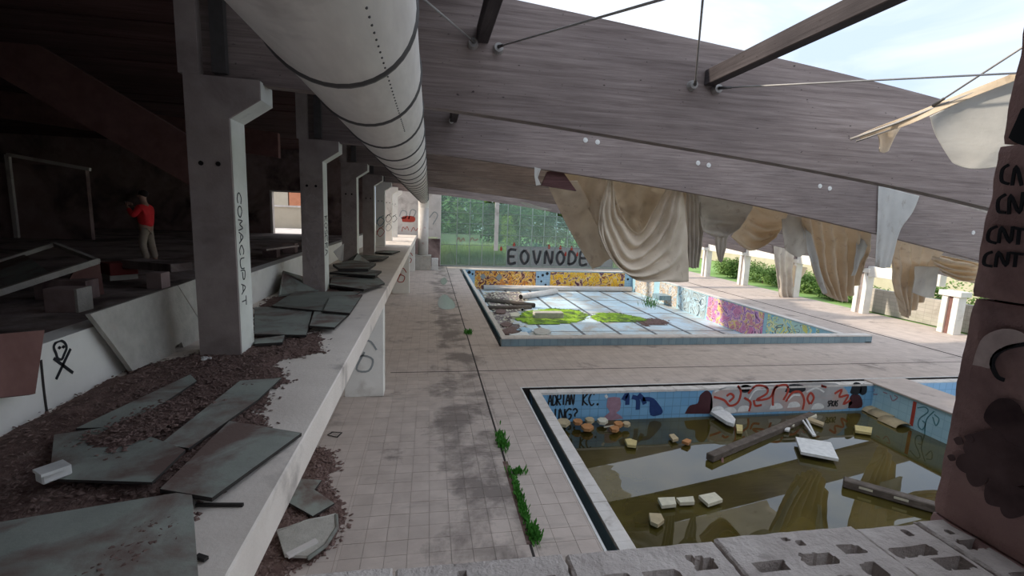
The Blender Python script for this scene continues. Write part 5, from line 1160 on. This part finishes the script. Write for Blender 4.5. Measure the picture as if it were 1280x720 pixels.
tree('small bright yellow-green tree beside the glass wall post', 8.6, 52, 4.6, .75, 'leafyellow', 900, .16)
hd = tag(empty('hedge', (20, 66, 0)), 'long dark clipped hedge behind the lawn', 'hedge'); b = MB()
for i in range(26): leaves((-4+i*1.9, 66+R.uniform(-.4, .4), 1.5), 1.5, .9, 2.1, 420, .26, b)
tag(b.build('foliage', M['leafdark'], hd), kind='stuff')
lw = tag(MB().box(-2, 6.0, 57.5, 57.8, 0, 2.3).build('garden_wall', M['house'], None), 'pale garden wall with red lettering seen behind the left panes', 'wall')
strokes('wall_lettering', [[(0, .1), (.3, .6), (.5, .1), (.8, .55), (1.0, .15)], [(1.6, .2), (1.9, .6), (2.2, .3), (2.6, .5)]], (3.2, 57.49, 1.3), (1, 0, 0), (0, 0, 1), .16, M['red'], lw)
def blades(label, x0, x1, y0, y1, z, h, n, m, name, cat, w_=.02):
    b = MB()
    for _ in range(n):
        p = Vector((R.uniform(x0, x1), R.uniform(y0, y1), z)); a = R.uniform(0, 6.28); hh = h*R.uniform(.55, 1.1); d_ = Vector((math.cos(a), math.sin(a), 0)); s = Vector((-d_.y, d_.x, 0))*w_
        b.add([p-s, p+s, p+d_*hh*.12+Vector((0, 0, hh*.6))+s*.7, p+d_*hh*.12+Vector((0, 0, hh*.6))-s*.7, p+d_*hh*.35+Vector((0, 0, hh))], [(0, 1, 2, 3), (3, 2, 4)])
    return tag(b.build(name, M[m], None), label, cat, None, 'stuff')
blades('tall dry grass growing outside the left panes', .8, 7.0, 44.0, 46.5, 0, 2.1, 4200, 'drygrass', 'tall_grass', 'grass', .03)
blades('tall grass growing outside the middle panes', 7.0, 20, 44.2, 46.5, 0, 1.4, 2500, 'drygrass', 'tall_grass', 'grass', .022)
# shrubs behind the right colonnade
SH = [(27.2, 25.4, 1.0, 'dark shrub behind the long beige hanging sheet'), (27.4, 27.6, 1.2, 'dense dark shrub right of the deck-length sheet'), (27.6, 30.2, 1.3, 'green shrub left of the deck-length sheet'), (27.6, 32.4, 1.35, 'bright shrub between the middle colonnade posts'), (27.5, 35.2, 1.4, 'green shrub left of the post with the dark mark'), (27.6, 38.0, 1.5, 'green shrub by the farthest colonnade post'), (29, 22.5, 1.9, 'green bush behind the white hanging cloth'), (28.5, 19.0, 1.7, 'green bush above the low block wall'), (28, 41.5, 1.4, 'far green shrub at the end of the colonnade')]
for k, (x, y, h, lab) in enumerate(SH):
    t = tag(empty('shrub', (x, y, 0)), lab, 'shrub', 'shrubs behind the colonnade'); b = MB()
    for q in range(6): leaves((x+R.uniform(-.5, .6), y+R.uniform(-1.2, 1.2), h*.5+R.uniform(-.1, .2)), .9, .95, h*.6, 300, .11, b)
    tag(b.build('foliage', M['leafdark' if k % 2 else 'leaf'], t), kind='stuff')
    MB().tube([(x, y, -.05), (x, y, h*.6)], [.05, .03], 6).build('stem', M['bark'], t)
bd = tag(empty('building', (36, 34, 0)), 'pale yellowish building beyond the colonnade shrubs', 'building')
MB().box(36, 40, 24, 60, 0, 4.2).build('wall', M['house'], bd); MB().box(35.7, 40.3, 23.7, 60.3, 4.2, 4.5).build('roof', M['plaster'], bd)
for y in (30, 36, 42): MB().box(35.95, 36.0, y, y+1.4, 1.2, 2.6).build('window', M['darkwall'], bd)
# weeds in the deck joint
def weed(label, px, n, h, spread):
    t = tag(empty('weed', zat(*px, 0)), label, 'weed'); p0 = zat(*px, 0); b = MB()
    for _ in range(n):
        p = p0+Vector((R.gauss(0, spread[0]), R.gauss(0, spread[1]), 0)); hh = h*R.uniform(.3, 1); a = R.uniform(0, 6.28); d_ = Vector((math.cos(a), math.sin(a), 0)); tp_ = p+d_*hh*.5+Vector((0, 0, hh)); s = Vector((-d_.y, d_.x, 0))*.018
        b.add([p-s*.3, p+s*.3, tp_.lerp(p, .4)+s, tp_, tp_.lerp(p, .4)-s], [(0, 1, 2, 3, 4)])
    tag(b.build('foliage', M['weed'], t), kind='stuff')
weed('leafy weed tuft in the deck joint, farthest of the near ones', (627, 553), 260, .17, (.05, .2))
weed('long strip of weeds growing in the deck joint', (650, 625), 700, .09, (.028, .42))
weed('bushy weed tuft at the near end of the joint', (667, 668), 300, .12, (.045, .09))
weed('thin weed leaning out of the joint to the right', (645, 592), 70, .16, (.1, .04))
weed('small weed by the front left corner of the drained pool', (585, 417), 90, .24, (.08, .15))
weed('sparse weed growing on the drained pool floor', (813, 384), 60, .9, (.25, .3))
b = MB(); b.box(1.47, 1.57, 6.2, 8.6, -.004, .004); b.build('soil_joint', M['dirt'], floor)
